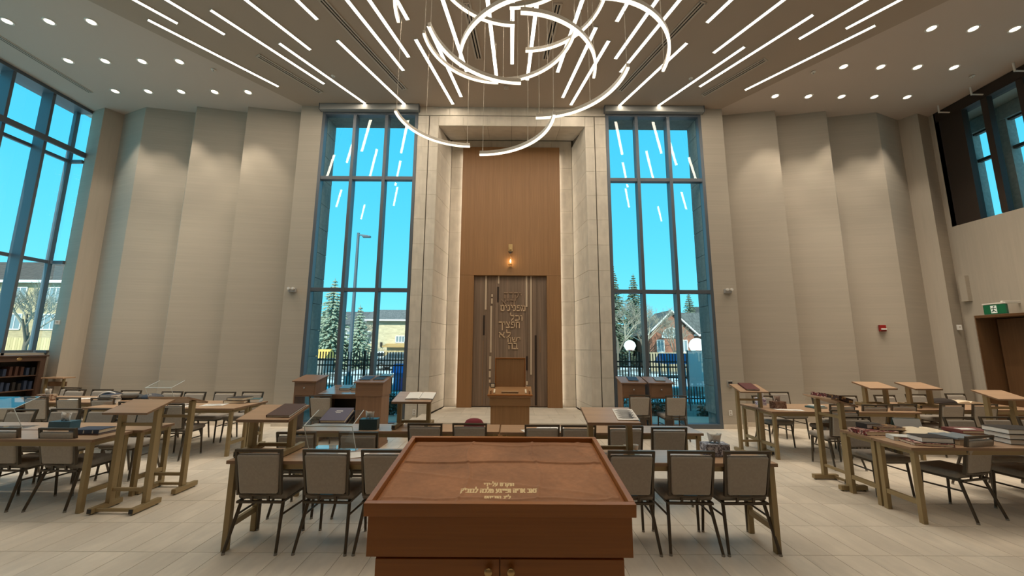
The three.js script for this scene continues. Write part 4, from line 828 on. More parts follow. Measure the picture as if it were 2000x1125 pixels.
function acrylicStand(label, x, z, turn) {
  const t = thing('acrylic_stand', label, 'acrylic stand', [x, TT, z], turn), s = 0.004;
  part('reading_sheet', bar([0, 0.262, 0.13], [0, 0.37, -0.15], 0.47, s, [0, 1, 0], 0), M.acrylic, t);
  part('front_sheet', bar([0, 0.0, -0.01], [0, 0.262, 0.13], 0.47, s, [0, 1, 0], 0), M.acrylic, t);
  part('base_sheet', box(0.47, s, 0.2, 0, s / 2, -0.11, 0), M.acrylic, t);
  part('bent_edge', [box(0.47, 0.016, 0.018, 0, 0.262, 0.132, 0.004)], M.acrylicEdge, t, { label: 'bright bent front edge' });
  part('side_edge', [-1, 1].flatMap((k) => [bar([k * 0.235, 0.0, -0.01], [k * 0.235, 0.262, 0.13], 0.005, 0.006, [1, 0, 0], 0), bar([k * 0.235, 0.262, 0.13], [k * 0.235, 0.37, -0.15], 0.005, 0.006, [1, 0, 0], 0)]), M.acrylicEdge, t);
}
const patternCarton = (seed, a, b, c) => patterned(seed, a, b, c);

// on the front tables
book('brown leather book on the small lectern of the left front table', [-2.22, 1.148, -4.0], -0.03, 0.23, 0.3, 0.026, 'brown', PAGEW, { tilt: Math.atan2(0.085, 0.37) });
acrylicStand('clear acrylic stand with a purple book on the left front table', -1.765, -3.95 - 0.1, 0);
book('thick purple book lying on the clear acrylic stand', [-1.735, 1.092, -4.05], 0, 0.25, 0.24, 0.035, 'purple', PAGES, { tilt: Math.atan2(0.108, 0.28), emblem: true });
sheet('white papers under the clear acrylic stand', [-1.5, TT, -3.9], 0.2, 0.3, 0.21);
tissueBox('dark teal tissue box on the second row table, below the pulpit', -1.77, TT, -5.08, 0.05, 0.22, 0.13, 0.13, std(lin(0.02, 0.05, 0.06), 0.4), M.paper);
tissueBox('grey patterned tissue box on the right front table', 2.02, TT, -3.97, 0.0, 0.235, 0.115, 0.13, patternCarton(3, [0.75, 0.76, 0.8], [0.35, 0.33, 0.38], [0.56, 0.57, 0.62]));
sheet('printed sheet on the small lectern right of the reading table', [1.14, 1.152, -3.93], -0.05, 0.2, 0.27, M.paper, Math.atan2(0.085, 0.37), 16);
openBook('open white booklet on the small lectern below the pulpit', [-1.17, 1.152, -5.25], 0, 0.36, 0.25, 0.012, PAGEW, 'grey', Math.atan2(0.085, 0.37));
sheet('loose white papers on the second row table, right of the maroon hat', [0.34, TT, -5.02], 0.35, 0.34, 0.24, M.paper, 0, 8); 
openBook('open white pamphlet beside the loose papers, behind the chair backs', [0.52, TT, -5.16], -0.3, 0.34, 0.22, 0.012, PAGEW, 'white');
{
  const t = thing('velvet_hat', 'round maroon velvet hat on the second row table', 'hat', [-0.45, TT, -5.1]);
  part('crown', lathe([[0.0, 0.13], [0.06, 0.128], [0.1, 0.11], [0.125, 0.07], [0.132, 0.0]], 28), std(lin(0.16, 0.012, 0.022), 0.9), t);
  part('band', lathe([[0.133, 0.0], [0.136, 0.004], [0.135, 0.03], [0.131, 0.032]], 28), std(lin(0.08, 0.008, 0.014), 0.9), t);
}
{
  const t = thing('cup', 'small white cup beside the foot of the right small lectern', 'cup', [1.27, TT, -4.07]);
  part('bowl', lathe([[0, 0.003], [0.022, 0.003], [0.03, 0.05], [0.033, 0.07], [0.03, 0.07], [0.026, 0.05], [0.018, 0.008], [0, 0.008]], 20), M.white, t);
}
// pulpit, window desk, box lecterns
book('left of two dark books on the pulpit top', [-2.68, 1.19, -7.43], -0.03, 0.2, 0.26, 0.024, 'navy', PAGEW, { tilt: 0.176 });
book('right of two dark books on the pulpit top', [-2.44, 1.19, -7.44], -0.03, 0.2, 0.24, 0.022, 'black', PAGEW, { tilt: 0.176 });
book('blue book at the raised back edge of the pulpit', [-2.38, 1.225, -7.62], -0.03, 0.22, 0.16, 0.03, 'blue', PAGES, { tilt: 0.176 });
book('left of two blue books on the window desk', [-3.3, 0.95, -8.02], 0, 0.2, 0.26, 0.04, 'blue', PAGES, { tilt: 0.13 });
book('right of two blue books on the window desk', [-3.07, 0.95, -8.02], 0.03, 0.2, 0.26, 0.045, 'teal', PAGES, { tilt: 0.13 });
book('thin dark book on the left of the two box lecterns by the right window', [2.57, 1.152, -8.28], -0.1, 0.2, 0.26, 0.014, 'navy', PAGEW, { tilt: 0.221 });
book('thin dark book on the right of the two box lecterns by the right window', [3.13, 1.152, -8.28], -0.1, 0.2, 0.26, 0.014, 'grey', PAGEW, { tilt: 0.221 });
book('small tan prayer book on the sloping cantor desk', [0.0, 1.0, -7.08], PI / 2, 0.14, 0.3, 0.02, 'tan', PAGES);
// near left table
acrylicStand('clear acrylic stand on the near left table, tilted and catching the sky', -6.25, -4.95, 0.12);
tissueBox('blue tissue box on the near left table', -5.5, TT, -4.98, 0.06, 0.25, 0.1, 0.13, std(lin(0.03, 0.1, 0.15), 0.45));
book('dark blue book on the corner of the near left table', [-4.93, TT + 0.012, -4.78], 1.62, 0.22, 0.33, 0.045, 'navy', PAGES, { bands: true });
book('thin brown book under the dark blue book on the near left table', [-4.9, TT, -4.8], 1.5, 0.26, 0.34, 0.012, 'brown', PAGEW);
sheet('white sheet under the tilted acrylic stand', [-5.98, TT, -4.72], 0.1, 0.3, 0.21);
// far left tables
tissueBox('floral tissue box on the far left table by the bookcase', -8.6, TT, -7.4, 0.0, 0.24, 0.12, 0.13, patternCarton(4, [0.72, 0.66, 0.58], [0.42, 0.26, 0.18], [0.6, 0.5, 0.42]));
sheet('loose papers on the far left table near the bookcase', [-8.25, TT, -7.7], 0.4, 0.36, 0.25);
['bottom', 'middle', 'top'].forEach((w, i) => book(w + ' book of the small stack between chair backs on the far left table', [-7.42 + 0.01 * i, TT + i * 0.042, -7.4], 0.05 * i, 0.2, 0.26, 0.04, ['brown', 'black', 'navy'][i], PAGEW));
{
  const t = thing('bag', 'black pouch bag with a pale edge on the far left table', 'bag', [-7.75, TT, -7.75], 0.1);
  const g = new THREE.SphereGeometry(0.17, 24, 14).scale(1.15, 0.72, 0.8), P = g.attributes.position; for (let i = 0; i < P.count; i++) if (P.getY(i) < -0.02) P.setY(i, -0.02); g.computeVertexNormals();
  part('body', g.translate(0, 0.021, 0), M.black, t); part('piping', new THREE.TorusGeometry(0.155, 0.012, 8, 32, PI).scale(1.1, 0.75, 1).translate(0.02, 0.02, 0.1), M.white, t);
}
{
  const lump = (name, label, x, z, mat, sx, sy, sz, seed) => {
    const t = thing(name, label, 'clothing', [x, TT, z]), g = new THREE.SphereGeometry(0.2, 30, 18).scale(sx, sy, sz), P = g.attributes.position;
    for (let i = 0; i < P.count; i++) { const a = P.getX(i), b = P.getZ(i), k = 1 + 0.5 * (fbm(a * 0.8 + seed, b * 0.8, 5, 5, 4) - 0.45); P.setY(i, Math.max(0.001, P.getY(i) * k + 0.02)); }
    g.computeVertexNormals(); part('cloth', g, mat, t); return t;
  };
  const a = lump('coat', 'grey coat heaped on the far left table', -7.35, -7.72, std(lin(0.06, 0.065, 0.07), 0.9), 1.3, 0.45, 0.8, 1); part('sleeve', new THREE.CapsuleGeometry(0.045, 0.22, 6, 12).rotateZ(PI / 2).rotateY(0.4).translate(0.1, 0.08, 0.15), std(lin(0.16, 0.16, 0.15), 0.9), a);
  const b = lump('coat', 'dark blue jacket heaped beside the grey coat', -6.95, -7.75, std(lin(0.03, 0.045, 0.07), 0.85), 0.95, 0.42, 0.7, 2); part('label_patch', box(0.05, 0.03, 0.004, 0.06, 0.09, 0.125, 0.001), M.white, b);
  const c = lump('cushion', 'dark cushion lying on the far right table', 8.45, -7.75, std(lin(0.03, 0.022, 0.018), 0.9), 1.15, 0.42, 0.8, 3); c.userData.category = 'cushion'; part('piping', new THREE.TorusGeometry(0.2, 0.008, 6, 40).rotateX(PI / 2).scale(1.12, 1, 0.78).translate(0, 0.02, 0), M.bronze, c);
}
book('brown book beside the dark blue jacket on the far left table', [-6.6, TT, -7.55], 0.1, 0.26, 0.2, 0.05, 'brown', PAGEW);
acrylicStand('clear acrylic stand farthest back on the far left tables', -6.4, -7.35, 0);
{
  const t = thing('bottle', 'small clear bottle with a white label on the far left table', 'bottle', [-6.86, TT, -6.98]);
  part('body', lathe([[0, 0.002], [0.03, 0.002], [0.032, 0.01], [0.032, 0.1], [0.012, 0.125], [0.012, 0.14]], 18), M.acrylic, t); part('cap', cyl(0.014, 0.014, 0.018, 0, 0.138, 0, 14), M.white, t); part('label_band', lathe([[0.0326, 0.03], [0.0326, 0.08]], 18), M.paper, t);
}
sheet('loose white papers near the end of the far left table', [-5.18, TT, -7.0], 0.25, 0.36, 0.25, M.paper, 0, 6); sheet('small white slip beside the loose papers on the far left table', [-5.5, TT, -6.85], -0.2, 0.2, 0.15);
['bottom', 'top'].forEach((w, i) => book(w + ' of two black books stacked near the end of the far left table', [-4.98 + i * 0.04, TT + i * 0.052, -7.3], 0.12 - 0.2 * i, 0.36 - 0.05 * i, 0.26, 0.05, i ? 'black' : 'floralGold', PAGES));
book('dark teal book at the back corner of the far left table', [-4.72, TT, -7.42], 0.3, 0.16, 0.22, 0.06, 'teal', PAGEW);
book('flat brown book on the far left table, left of the loose papers', [-5.72, TT, -6.9], 0.1, 0.2, 0.24, 0.05, 'brown', PAGEW);
['upper', 'lower'].forEach((w, i) => { const rr = rngOf(60 + i); ['first', 'second', 'third', 'fourth', 'fifth', 'sixth'].forEach((n, k) => { const h = 0.15 + 0.06 * rr(), z = -8.97 + k * 0.1; const b = thing('shelf_book', n + ' dark book from the right end of the ' + w + ' bookcase shelf', 'book', [-10.93, i ? 0.792 : 1.112, z], 0, 'books on the ' + w + ' bookcase shelf'); part('cover', [box(0.18, h, 0.004, 0, h / 2, -0.024, 0), box(0.18, h, 0.004, 0, h / 2, 0.024, 0), box(0.006, h, 0.05, 0.088, h / 2, 0, 0.001)], COVER[['black', 'black', 'navy', 'brown'][Math.floor(rr() * 4)]], b); part('pages', box(0.17, h - 0.01, 0.044, -0.004, h / 2, 0, 0), PAGEW, b); }); });
// right side
book('dark red book on the standing lectern right of the right window', [4.27, 1.115, -7.07], -0.08, 0.23, 0.3, 0.024, 'maroon', PAGEW, { tilt: TILT });
{ const mk = (label, dz, w, cov) => { const t = book(label, [4.44, 1.113, -5.5 + dz], PI / 2, 0.29, w, 0.055, cov, COVER[cov], { tilt: TILT }); return t; }; mk('patterned book on the turned lectern, at its far end', -0.09, 0.2, 'floral'); mk('patterned gold-brown book on the turned lectern, at its near end', 0.11, 0.19, 'floralGold'); }
tissueBox('white floral tissue box on the far right table by the standing lectern', 4.66, TT, -7.38, 0.0, 0.13, 0.13, 0.13, patternCarton(5, [0.85, 0.85, 0.9], [0.5, 0.42, 0.6], [0.78, 0.78, 0.84]));
tissueBox('brown tissue box on the far right table by the standing lectern', 4.72, TT, -7.0, 0.2, 0.22, 0.12, 0.14, patternCarton(6, [0.55, 0.42, 0.34], [0.36, 0.2, 0.14], [0.45, 0.33, 0.26]), std(lin(0.5, 0.38, 0.33), 0.8));
sheet('long white papers hanging near the front of the far right table', [4.78, TT, -6.82], -0.25, 0.42, 0.16);
book('dark teal book with a white booklet on it on the far right table', [5.45, TT, -7.08], 0.1, 0.26, 0.2, 0.026, 'teal', PAGEW); book('white booklet lying on the dark teal book', [5.47, TT + 0.027, -7.1], 0.2, 0.2, 0.16, 0.014, 'white', PAGEW);
book('lower patterned book of the stack at the corner of the near right table', [4.52, TT, -4.99], 0.0, 0.4, 0.27, 0.05, 'floral', PAGES); book('gold patterned book stacked at the corner of the near right table', [4.7, TT + 0.051, -5.03], -0.05, 0.32, 0.24, 0.035, 'floralGold', PAGES); book('black book on top of the corner stack of the near right table', [4.55, TT + 0.051, -5.08], 0.12, 0.0 + 0.2, 0.14, 0.06, 'black', PAGEW);
book('white and teal book on the near right table', [4.58, TT, -4.67], -0.35, 0.26, 0.17, 0.045, 'white', PAGES);
{ const t = openBook('large open cream book propped up on the near right table', [5.08, TT, -4.85], -0.15, 0.56, 0.38, 0.075, M.cream, 'maroon'); }
book('patterned book under a thick black book, front edge of near right table', [4.62, TT, -4.47], 2.9, 0.36, 0.24, 0.03, 'floral', PAGES); book('thick black book with white pages at the front edge of the near right table', [4.68, TT + 0.031, -4.48], 2.95, 0.3, 0.22, 0.055, 'black', PAGEW);
book('grey binder on the near right table', [5.06, TT + 0.062, -4.56], 0.12, 0.34, 0.28, 0.016, 'grey', PAGEW);
{ const t = thing('wooden_box', 'cream wooden box under the grey binder', 'box', [5.08, TT, -4.56], 0.12); part('case', box(0.3, 0.045, 0.24, 0, 0.0225, 0, 0.003), M.cream, t); part('lid', box(0.31, 0.016, 0.25, 0, 0.053, 0, 0.003), M.paleWood, t); }
book('lower dark red book of the stack with a white label on the near right table', [5.72, TT, -4.95], -0.15, 0.42, 0.27, 0.035, 'maroon', PAGES); book('upper dark red book of the stack with a white label on the near right table', [5.66, TT + 0.036, -4.95], -0.05, 0.38, 0.25, 0.035, 'red', PAGES);
sheet('white label slip on the dark red book stack', [5.6, TT + 0.0725, -4.93], -0.05, 0.17, 0.09);
['bottom', 'middle', 'top'].forEach((w, i) => book(w + ' of three thick black books at the right edge, near right table', [5.78 - 0.02 * i, TT + i * 0.056, -4.56], 2.95 + 0.05 * i, 0.4, 0.28, 0.055, 'black', PAGEW));
{ const t = thing('folder', 'pale grey folder standing open before a chair on the near right table', 'folder', [5.12, TT, -5.16], -0.2); part('front_board', bar([0, 0, 0.05], [0, 0.15, 0.0], 0.3, 0.006, [0, 0, 1]), hue(0.42, 0.43, 0.44), t); part('back_board', bar([0, 0, -0.07], [0, 0.155, -0.004], 0.3, 0.006, [0, 0, 1]), COVER.teal, t); }
openBook('open book beside the dark cushion on the far right table', [8.85, TT, -7.75], -0.1, 0.44, 0.3, 0.05, M.cream, 'black');
// ---------------------------------------------------------------- outdoors
{
  const g = structure('ground', 'winter lawn and paving outside with patches of snow');
  part('soil', box(220, 0.4, 130, 0, -0.4, -74, 0), std(lin(0.8, 0.8, 0.8), 0.9, { map: T.ground }), g);
}
function fence(name, label, x0, x1, z, h) {
  const t = thing(name, label, 'fence', [0, -0.2, z]), dark = M.bronze, picket = new THREE.BoxGeometry(0.03, h, 0.03).translate(0, h / 2, 0);
  for (const y of [0.25, h - 0.42, h - 0.24]) part('rail', box(x1 - x0, 0.045, 0.04, (x0 + x1) / 2, y, 0, 0), dark, t);
  for (let x = x0; x <= x1; x += 0.1) sub('picket', picket, dark, t, x, 0.05, 0);
  for (let x = x0; x <= x1; x += 2.4) part('post', box(0.08, h + 0.1, 0.08, x, (h + 0.1) / 2, 0, 0), dark, t);
}
fence('picket_fence', 'black metal picket fence outside the left front window', -12.4, -2.2, -14, 1.75);
fence('picket_fence', 'black metal picket fence outside the right front window', 2.2, 11.4, -14, 1.75);
{
  const t = thing('street_lamp', 'tall grey street lamp with one arm beyond the left window', 'street lamp', [-8.2, -0.2, -20]);
  part('pole', rod([0, 0, 0], [0, 8.0, 0], 0.11, 0.07, 12), M.aluminium, t); part('arm', bar([0, 7.9, 0], [0.5, 7.85, 0], 0.06, 0.06), M.aluminium, t); part('lamp_head', box(0.42, 0.09, 0.2, 0.45, 7.8, 0, 0.02), M.aluminium, t); part('base', cyl(0.2, 0.2, 0.5, 0, 0, 0, 14), M.outstone, t);
}
const needle = [std(lin(0.3, 0.34, 0.25), 0.9), std(lin(0.15, 0.18, 0.12), 0.9)], bark = std(lin(0.16, 0.13, 0.1), 0.95), twigM = std(lin(0.4, 0.35, 0.28), 0.95);
function spruce(label, x, z, h, R, mat, seed) {
  const t = thing('spruce_tree', label, 'tree', [x, -0.3, z], 0), r = rngOf(seed), g = [], tiers = Math.round(h * 3.6);
  part('trunk', rod([0, 0, 0], [0, h * 0.97, 0], 0.16, 0.02, 8), bark, t);
  for (let i = 0; i < tiers; i++) {
    const f = i / tiers, y = h * (0.06 + 0.92 * f), reach = R * Math.pow(1 - f, 0.8) * (0.85 + 0.3 * r()) + 0.06, n = Math.max(5, Math.round(15 * (1 - f) + 6));
    for (let k = 0; k < n; k++) {
      const a = (k + r() * 0.8) / n * 2 * PI, L = reach * (0.7 + 0.45 * r()), dy = -L * (0.12 + 0.22 * r()), ca = Math.cos(a), sa = Math.sin(a), m = 3;
      for (let j = 0; j < m; j++) { const q = (j + 0.35) / m, s = L * (0.42 - 0.06 * j), b = a + (r() - 0.5) * 0.9, p = [ca * L * q, y + dy * q, sa * L * q]; g.push(rod(p, [p[0] + Math.cos(b) * s, p[1] - s * (0.1 + 0.3 * r()), p[2] + Math.sin(b) * s], 0.09 + 0.05 * (1 - f), 0.012, 4, true)); }
    }
    if (i > tiers - 4) g.push(rod([0, y, 0], [0, y + 0.35, 0], 0.05, 0.008, 4, true));
  }
  part('foliage', g, mat, t);
}
spruce('large blue-green spruce behind the fence, left of the street lamp', -16.2, -35, 8.4, 2.3, needle[0], 1); spruce('smaller spruce behind the street lamp', -14.1, -36, 6.0, 1.5, needle[0], 2);
spruce('tall dark spruce at the left edge of the right window', 11.6, -44, 12.5, 2.4, needle[1], 3); spruce('tall dark spruce behind the first mullion of the right window', 14.8, -46, 11.2, 2.2, needle[1], 4); spruce('distant spruce above the grey roof in the right window', 25.6, -55, 10.3, 2.2, needle[1], 5); spruce('distant spruce beside the stone jamb of the right window', 28.2, -56, 9.8, 2.0, needle[1], 6);
function bareTree(label, x, z, h, spread, seed, depth = 5) {
  const t = thing('bare_tree', label, 'tree', [x, -0.2, z]), r = rngOf(seed), limbs = [], twigs = [];
  const grow = (p, d, len, rad, n) => {
    const q = p.clone().addScaledVector(d, len); (n > depth - 2 ? limbs : twigs).push(rod(p.toArray(), q.toArray(), rad, rad * 0.65, n > 2 ? 6 : 3, true));
    if (n === 0) return;
    const kids = n > 3 ? 3 : 4 + (r() > 0.5 ? 1 : 0);
    for (let k = 0; k < kids; k++) { const e = d.clone().add(V((r() - 0.5) * spread * 1.7, (r() - 0.25) * 0.7, (r() - 0.5) * spread * 1.7)).normalize(); grow(p.clone().lerp(q, 0.55 + 0.45 * r()), e, len * (0.62 + 0.2 * r()), rad * 0.58, n - 1); }
  };
  grow(V(0, 0, 0), V(0, 1, 0), h * 0.34, h * 0.022, depth);
  part('trunk', limbs, bark, t); part('branches', twigs, twigM, t);
}
bareTree('bare bushy tree before the pale yellow building', -15.2, -40, 5.2, 1.1, 11, 5); bareTree('bare tree left of the basketball hoop', 9.9, -36, 7.6, 1.0, 12, 5); bareTree('bare tree between the basketball hoop and the brick house', 12.6, -37, 7.8, 1.1, 13, 5); bareTree('bare tree behind the gable of the brick house', 18.4, -54, 10.5, 1.0, 14, 5); bareTree('small bare tree in front of the brick gable', 15.4, -36.5, 5.2, 0.9, 15, 5);
bareTree('bare street tree in front of the apartment house, outside the glazed wall', -38.5, -31, 8.6, 1.0, 16, 5);
function windowUnit(parent, x, y, z, w, h, frameMat, bars = 1) {
  const f = part('window', [box(w, 0.09, 0.1, x, y + h / 2, z, 0), box(w, 0.09, 0.1, x, y - h / 2, z, 0), box(0.09, h, 0.1, x - w / 2, y, z, 0), box(0.09, h, 0.1, x + w / 2, y, z, 0), ...Array.from({ length: bars }, (_, k) => box(0.07, h, 0.08, x - w / 2 + (k + 1) * w / (bars + 1), y, z, 0))], frameMat, parent);
  part('window_glass', box(w - 0.1, h - 0.1, 0.02, x, y, z - 0.01, 0), std(lin(0.22, 0.27, 0.3), 0.15), f);
}
{
  const t = thing('yellow_building', 'pale yellow brick building with a grey hipped roof beyond the left window', 'building', [-9, 0, -48]);
  part('wall', box(16, 4.75, 8, 0.6, 2.375, 0, 0), std(lin(0.86, 0.74, 0.52), 0.9, { map: T.brickwork }), t);
  part('roof', wallPrism([[4.5, 4.75], [0, 6.3], [-4.5, 4.75]], -7.9, 9.1), std(lin(0.3, 0.27, 0.26), 0.9, { map: T.shingle }), t); part('eave', box(17.2, 0.16, 0.1, 0.6, 4.72, 4.5, 0), M.white, t);
  windowUnit(t, -3.5, 2.6, 4.02, 1.0, 0.7, M.white, 2); windowUnit(t, -7.2, 2.8, 4.02, 0.8, 1.3, M.white, 1); part('porch_shade', wallPrism([[5.6, 1.85], [4.0, 2.1], [4.0, 1.95], [5.6, 1.7]], -5.0, -1.5), std(lin(0.5, 0.3, 0.12), 0.8), t); part('lamp_box', box(0.2, 0.5, 0.2, -5.6, 2.0, 4.1, 0.02), M.bronze, t);
}
{
  const t = thing('grey_house', 'grey gabled house partly hidden by the spruces and bare tree', 'house', [-20.5, 0, -50]);
  part('wall', box(6, 4.5, 6, 0, 2.25, 0, 0), std(lin(0.35, 0.34, 0.34), 0.9), t); part('roof', wallPrism([[3.4, 4.4], [0, 6.2], [-3.4, 4.4]], -3.4, 3.4), std(lin(0.22, 0.2, 0.2), 0.9, { map: T.shingle }), t); windowUnit(t, 1.2, 3.0, 3.02, 1.1, 1.2, M.white, 1);
}
{
  const t = thing('shed', 'small shed with a yellow tarpaulin roof behind the fence', 'shed', [-14.9, -0.2, -30]);
  part('walls', box(2.0, 1.1, 1.6, 0, 0.55, 0, 0.02), std(lin(0.25, 0.25, 0.24), 0.8), t); part('tarpaulin', wallPrism([[1.0, 1.1], [0, 1.75], [-1.0, 1.1]], -1.15, 1.15), std(lin(0.75, 0.42, 0.1), 0.7), t);
}
function car(label, x, z, turn, tone) {
  const t = thing('parked_car', label, 'car', [x, -0.2, z], turn), body = new THREE.Shape([[-2.1, 0.3], [-2.15, 0.75], [-1.9, 0.95], [-1.2, 1.0], [-0.7, 1.42], [0.75, 1.45], [1.45, 1.0], [2.05, 0.9], [2.15, 0.6], [2.1, 0.3]].map((p) => new THREE.Vector2(...p)));
  part('body', new THREE.ExtrudeGeometry(body, { depth: 1.56, bevelEnabled: true, bevelSize: 0.06, bevelThickness: 0.08, bevelSegments: 2 }).translate(0, 0, -0.78), tone, t);
  part('side_glass', [box(1.5, 0.3, 0.02, 0.05, 1.2, 0.875, 0), box(1.5, 0.3, 0.02, 0.05, 1.2, -0.875, 0)], std(lin(0.03, 0.04, 0.05), 0.1), t);
  for (const [a, b] of [[-1.35, 0.8], [1.35, 0.8], [-1.35, -0.8], [1.35, -0.8]]) { const w = part('wheel', cyl(0.32, 0.32, 0.2, 0, -0.1, 0, 20).rotateX(PI / 2).translate(a, 0.32, b), M.black, t); part('hub', cyl(0.18, 0.18, 0.21, 0, -0.105, 0, 14).rotateX(PI / 2).translate(a, 0.32, b), M.silver, w); }
}
car('blue car parked behind the left fence', -19.5, -38, 0.05, std(lin(0.05, 0.16, 0.3), 0.3)); car('white car parked right of the blue car behind the left fence', -12.5, -39, 0, std(lin(0.7, 0.71, 0.72), 0.3)); car('dark grey car parked nearest the pier behind the left fence', -9.6, -34, 0.0, std(lin(0.1, 0.11, 0.12), 0.3));
{
  const t = thing('brick_house', 'red brick house with a white trimmed gable and half-round window', 'house', [16.6, -0.2, -41]);
  const brick = std(lin(0.42, 0.19, 0.13), 0.9, { map: T.brickwork }), roofM = std(lin(0.2, 0.2, 0.19), 0.95, { map: T.shingle });
  part('wall', box(4.6, 3.5, 4, 0, 1.75, -1, 0), brick, t);
  const gs = new THREE.Shape([new THREE.Vector2(-2.3, 3.5), new THREE.Vector2(2.3, 3.5), new THREE.Vector2(0, 5.65)]); part('gable', new THREE.ExtrudeGeometry(gs, { depth: 3.98, bevelEnabled: false }).translate(0, 0, -2.99), brick, t);
  for (const s of [-1, 1]) { part('roof_slope', bar([s * 2.75, 3.25, -1], [0, 5.85, -1], 4.6, 0.14, [0, 1, 0], 0), roofM, t); part('white_trim', bar([s * 2.75, 3.22, 1.32], [0, 5.82, 1.32], 0.12, 0.26, [0, 0, 1], 0), M.white, t); }
  const hw = part('half_round_window', new THREE.TorusGeometry(1.0, 0.07, 6, 24, PI).translate(0, 3.05, 1.04), M.white, t); part('window_glass', new THREE.CircleGeometry(1.0, 24, 0, PI).translate(0, 3.05, 1.02), std(lin(0.3, 0.36, 0.38), 0.15), hw); part('glazing_bars', [...[36, 72, 108, 144].map((d) => bar([0, 3.05, 1.05], [Math.cos(d * PI / 180), 3.05 + Math.sin(d * PI / 180), 1.05], 0.05, 0.05, [0, 0, 1], 0)), box(2.1, 0.08, 0.06, 0, 3.05, 1.05, 0)], M.white, hw);
  windowUnit(t, -1.2, 2.2, 1.03, 0.7, 1.2, M.white, 1); windowUnit(t, 1.2, 2.2, 1.03, 0.7, 1.2, M.white, 1);
  part('side_wing', box(7, 3.4, 4, 5.6, 1.7, -1.4, 0), brick, t); part('wing_roof', wallPrism([[1.0, 3.35], [-1.6, 5.9], [-4.2, 3.35]], 1.4, 9.6), roofM, t); part('white_eave', box(7.2, 0.18, 0.1, 5.9, 3.33, 1.0, 0), M.white, t); windowUnit(t, 3.6, 2.2, 0.62, 0.9, 1.1, M.white, 1);
}
{
  const t = thing('dark_roof_house', 'house with a long dark roof and skylight behind the brick house', 'house', [37.5, -0.2, -60]);
  part('wall', box(18, 5.4, 7, 0, 2.7, 0, 0), std(lin(0.3, 0.26, 0.23), 0.9), t); part('roof', wallPrism([[4, 5.2], [0, 8.4], [-4, 5.2]], -9.6, 9.6), std(lin(0.1, 0.1, 0.1), 0.95, { map: T.shingle }), t); const sk = part('skylight', bar([-1.2, 5.9, 3.25], [-1.2, 7.3, 1.5], 2.8, 0.1, [0, 0, 1], 0), std(lin(0.55, 0.7, 0.78), 0.2), t);
}
function boards(label, x0, x1, z, h, tone) {
  const t = thing('board_fence', label, 'fence', [0, -0.2, z]), g = new THREE.BoxGeometry(0.22, h, 0.03).translate(0, h / 2, 0), r = rngOf(Math.round(x0 * 7 + 999)); const mats = [0.9, 1, 1.1].map((k) => std(lin(tone[0] * k, tone[1] * k, tone[2] * k), 0.9));
  for (let x = x0; x < x1; x += 0.235) sub('board', g, mats[Math.floor(r() * 3)], t, x, 0, 0);
  part('rail', box(x1 - x0, 0.09, 0.05, (x0 + x1) / 2, h * 0.75, -0.04, 0), mats[0], t);
}
boards('weathered yellowish board fence before the brick house', 12.2, 25.5, -34, 1.62, [0.4, 0.32, 0.21]); boards('yellow board fence in front of the apartment house', -50, -38, -36, 2.6, [0.62, 0.46, 0.24]); boards('yellow board fence before the pale yellow building', -12.2, -7, -38, 1.6, [0.5, 0.35, 0.18]);
for (const [x, z, s, l] of [[7.65, -25, 0.88, 'left basketball hoop with a white fan-shaped backboard'], [11.2, -23.4, 1.15, 'right basketball hoop with a larger white fan-shaped backboard']]) {
  const t = thing('basketball_hoop', l, 'basketball hoop', [x, -0.2, z]), sh = new THREE.Shape(); sh.moveTo(-0.28 * s, -0.3 * s); sh.lineTo(0.28 * s, -0.3 * s); sh.lineTo(0.44 * s, 0); sh.absarc(0, 0, 0.44 * s, 0, PI, false);
  part('backboard', new THREE.ExtrudeGeometry(sh, { depth: 0.03, bevelEnabled: false }).translate(0, 2.1, 0), M.white, t); part('pole', rod([0, 0, -0.3], [0, 1.95, -0.1], 0.05, 0.05, 10), M.aluminium, t); part('rim', new THREE.TorusGeometry(0.2, 0.012, 6, 20).rotateX(PI / 2).translate(0, 1.86, 0.24), std(lin(0.5, 0.1, 0.03), 0.5), t);
}
{
  const t = thing('play_structure', 'playground tower with a red panel and blue canopy behind the right fence', 'playground', [7.7, -0.2, -18.2]);
  for (const [x, z] of [[-0.6, 0.5], [0.6, 0.5], [-0.6, -0.5], [0.6, -0.5]]) part('post', rod([x, 0, z], [x, 1.7, z], 0.05, 0.05, 10), std(lin(0.06, 0.3, 0.42), 0.4), t);
  part('canopy', wallPrism([[0.7, 1.3], [0, 1.75], [-0.7, 1.3]], -0.8, 0.8), std(lin(0.02, 0.08, 0.25), 0.5), t); part('deck', box(1.3, 0.08, 1.1, 0, 0.7, 0, 0.01), M.bronze, t); part('red_panel', box(0.5, 0.9, 0.05, 0.62, 0.9, 0.56, 0.03), std(lin(0.5, 0.03, 0.05), 0.4), t);
  const s = new THREE.CatmullRomCurve3([V(0.9, 0.78, 0.2), V(1.3, 0.6, 0.3), V(1.7, 0.25, 0.4), V(2.1, 0.15, 0.5)]); part('slide', new THREE.TubeGeometry(s, 16, 0.2, 8), std(lin(0.06, 0.45, 0.5), 0.4), t);
}
{
  const t = thing('toy_house', 'bright blue plastic play house outside the left window beside the pier', 'playground', [-5.05, -0.2, -18.5]);
  part('walls', box(0.7, 0.8, 0.6, 0, 0.4, 0, 0.03), std(lin(0.05, 0.25, 0.6), 0.4), t); part('roof', wallPrism([[0.5, 0.8], [0, 1.2], [-0.5, 0.8]], -0.42, 0.42), std(lin(0.02, 0.12, 0.45), 0.4), t); part('door', box(0.3, 0.55, 0.03, 0.1, 0.3, 0.41, 0.01), std(lin(0.2, 0.1, 0.3), 0.4), t);
}
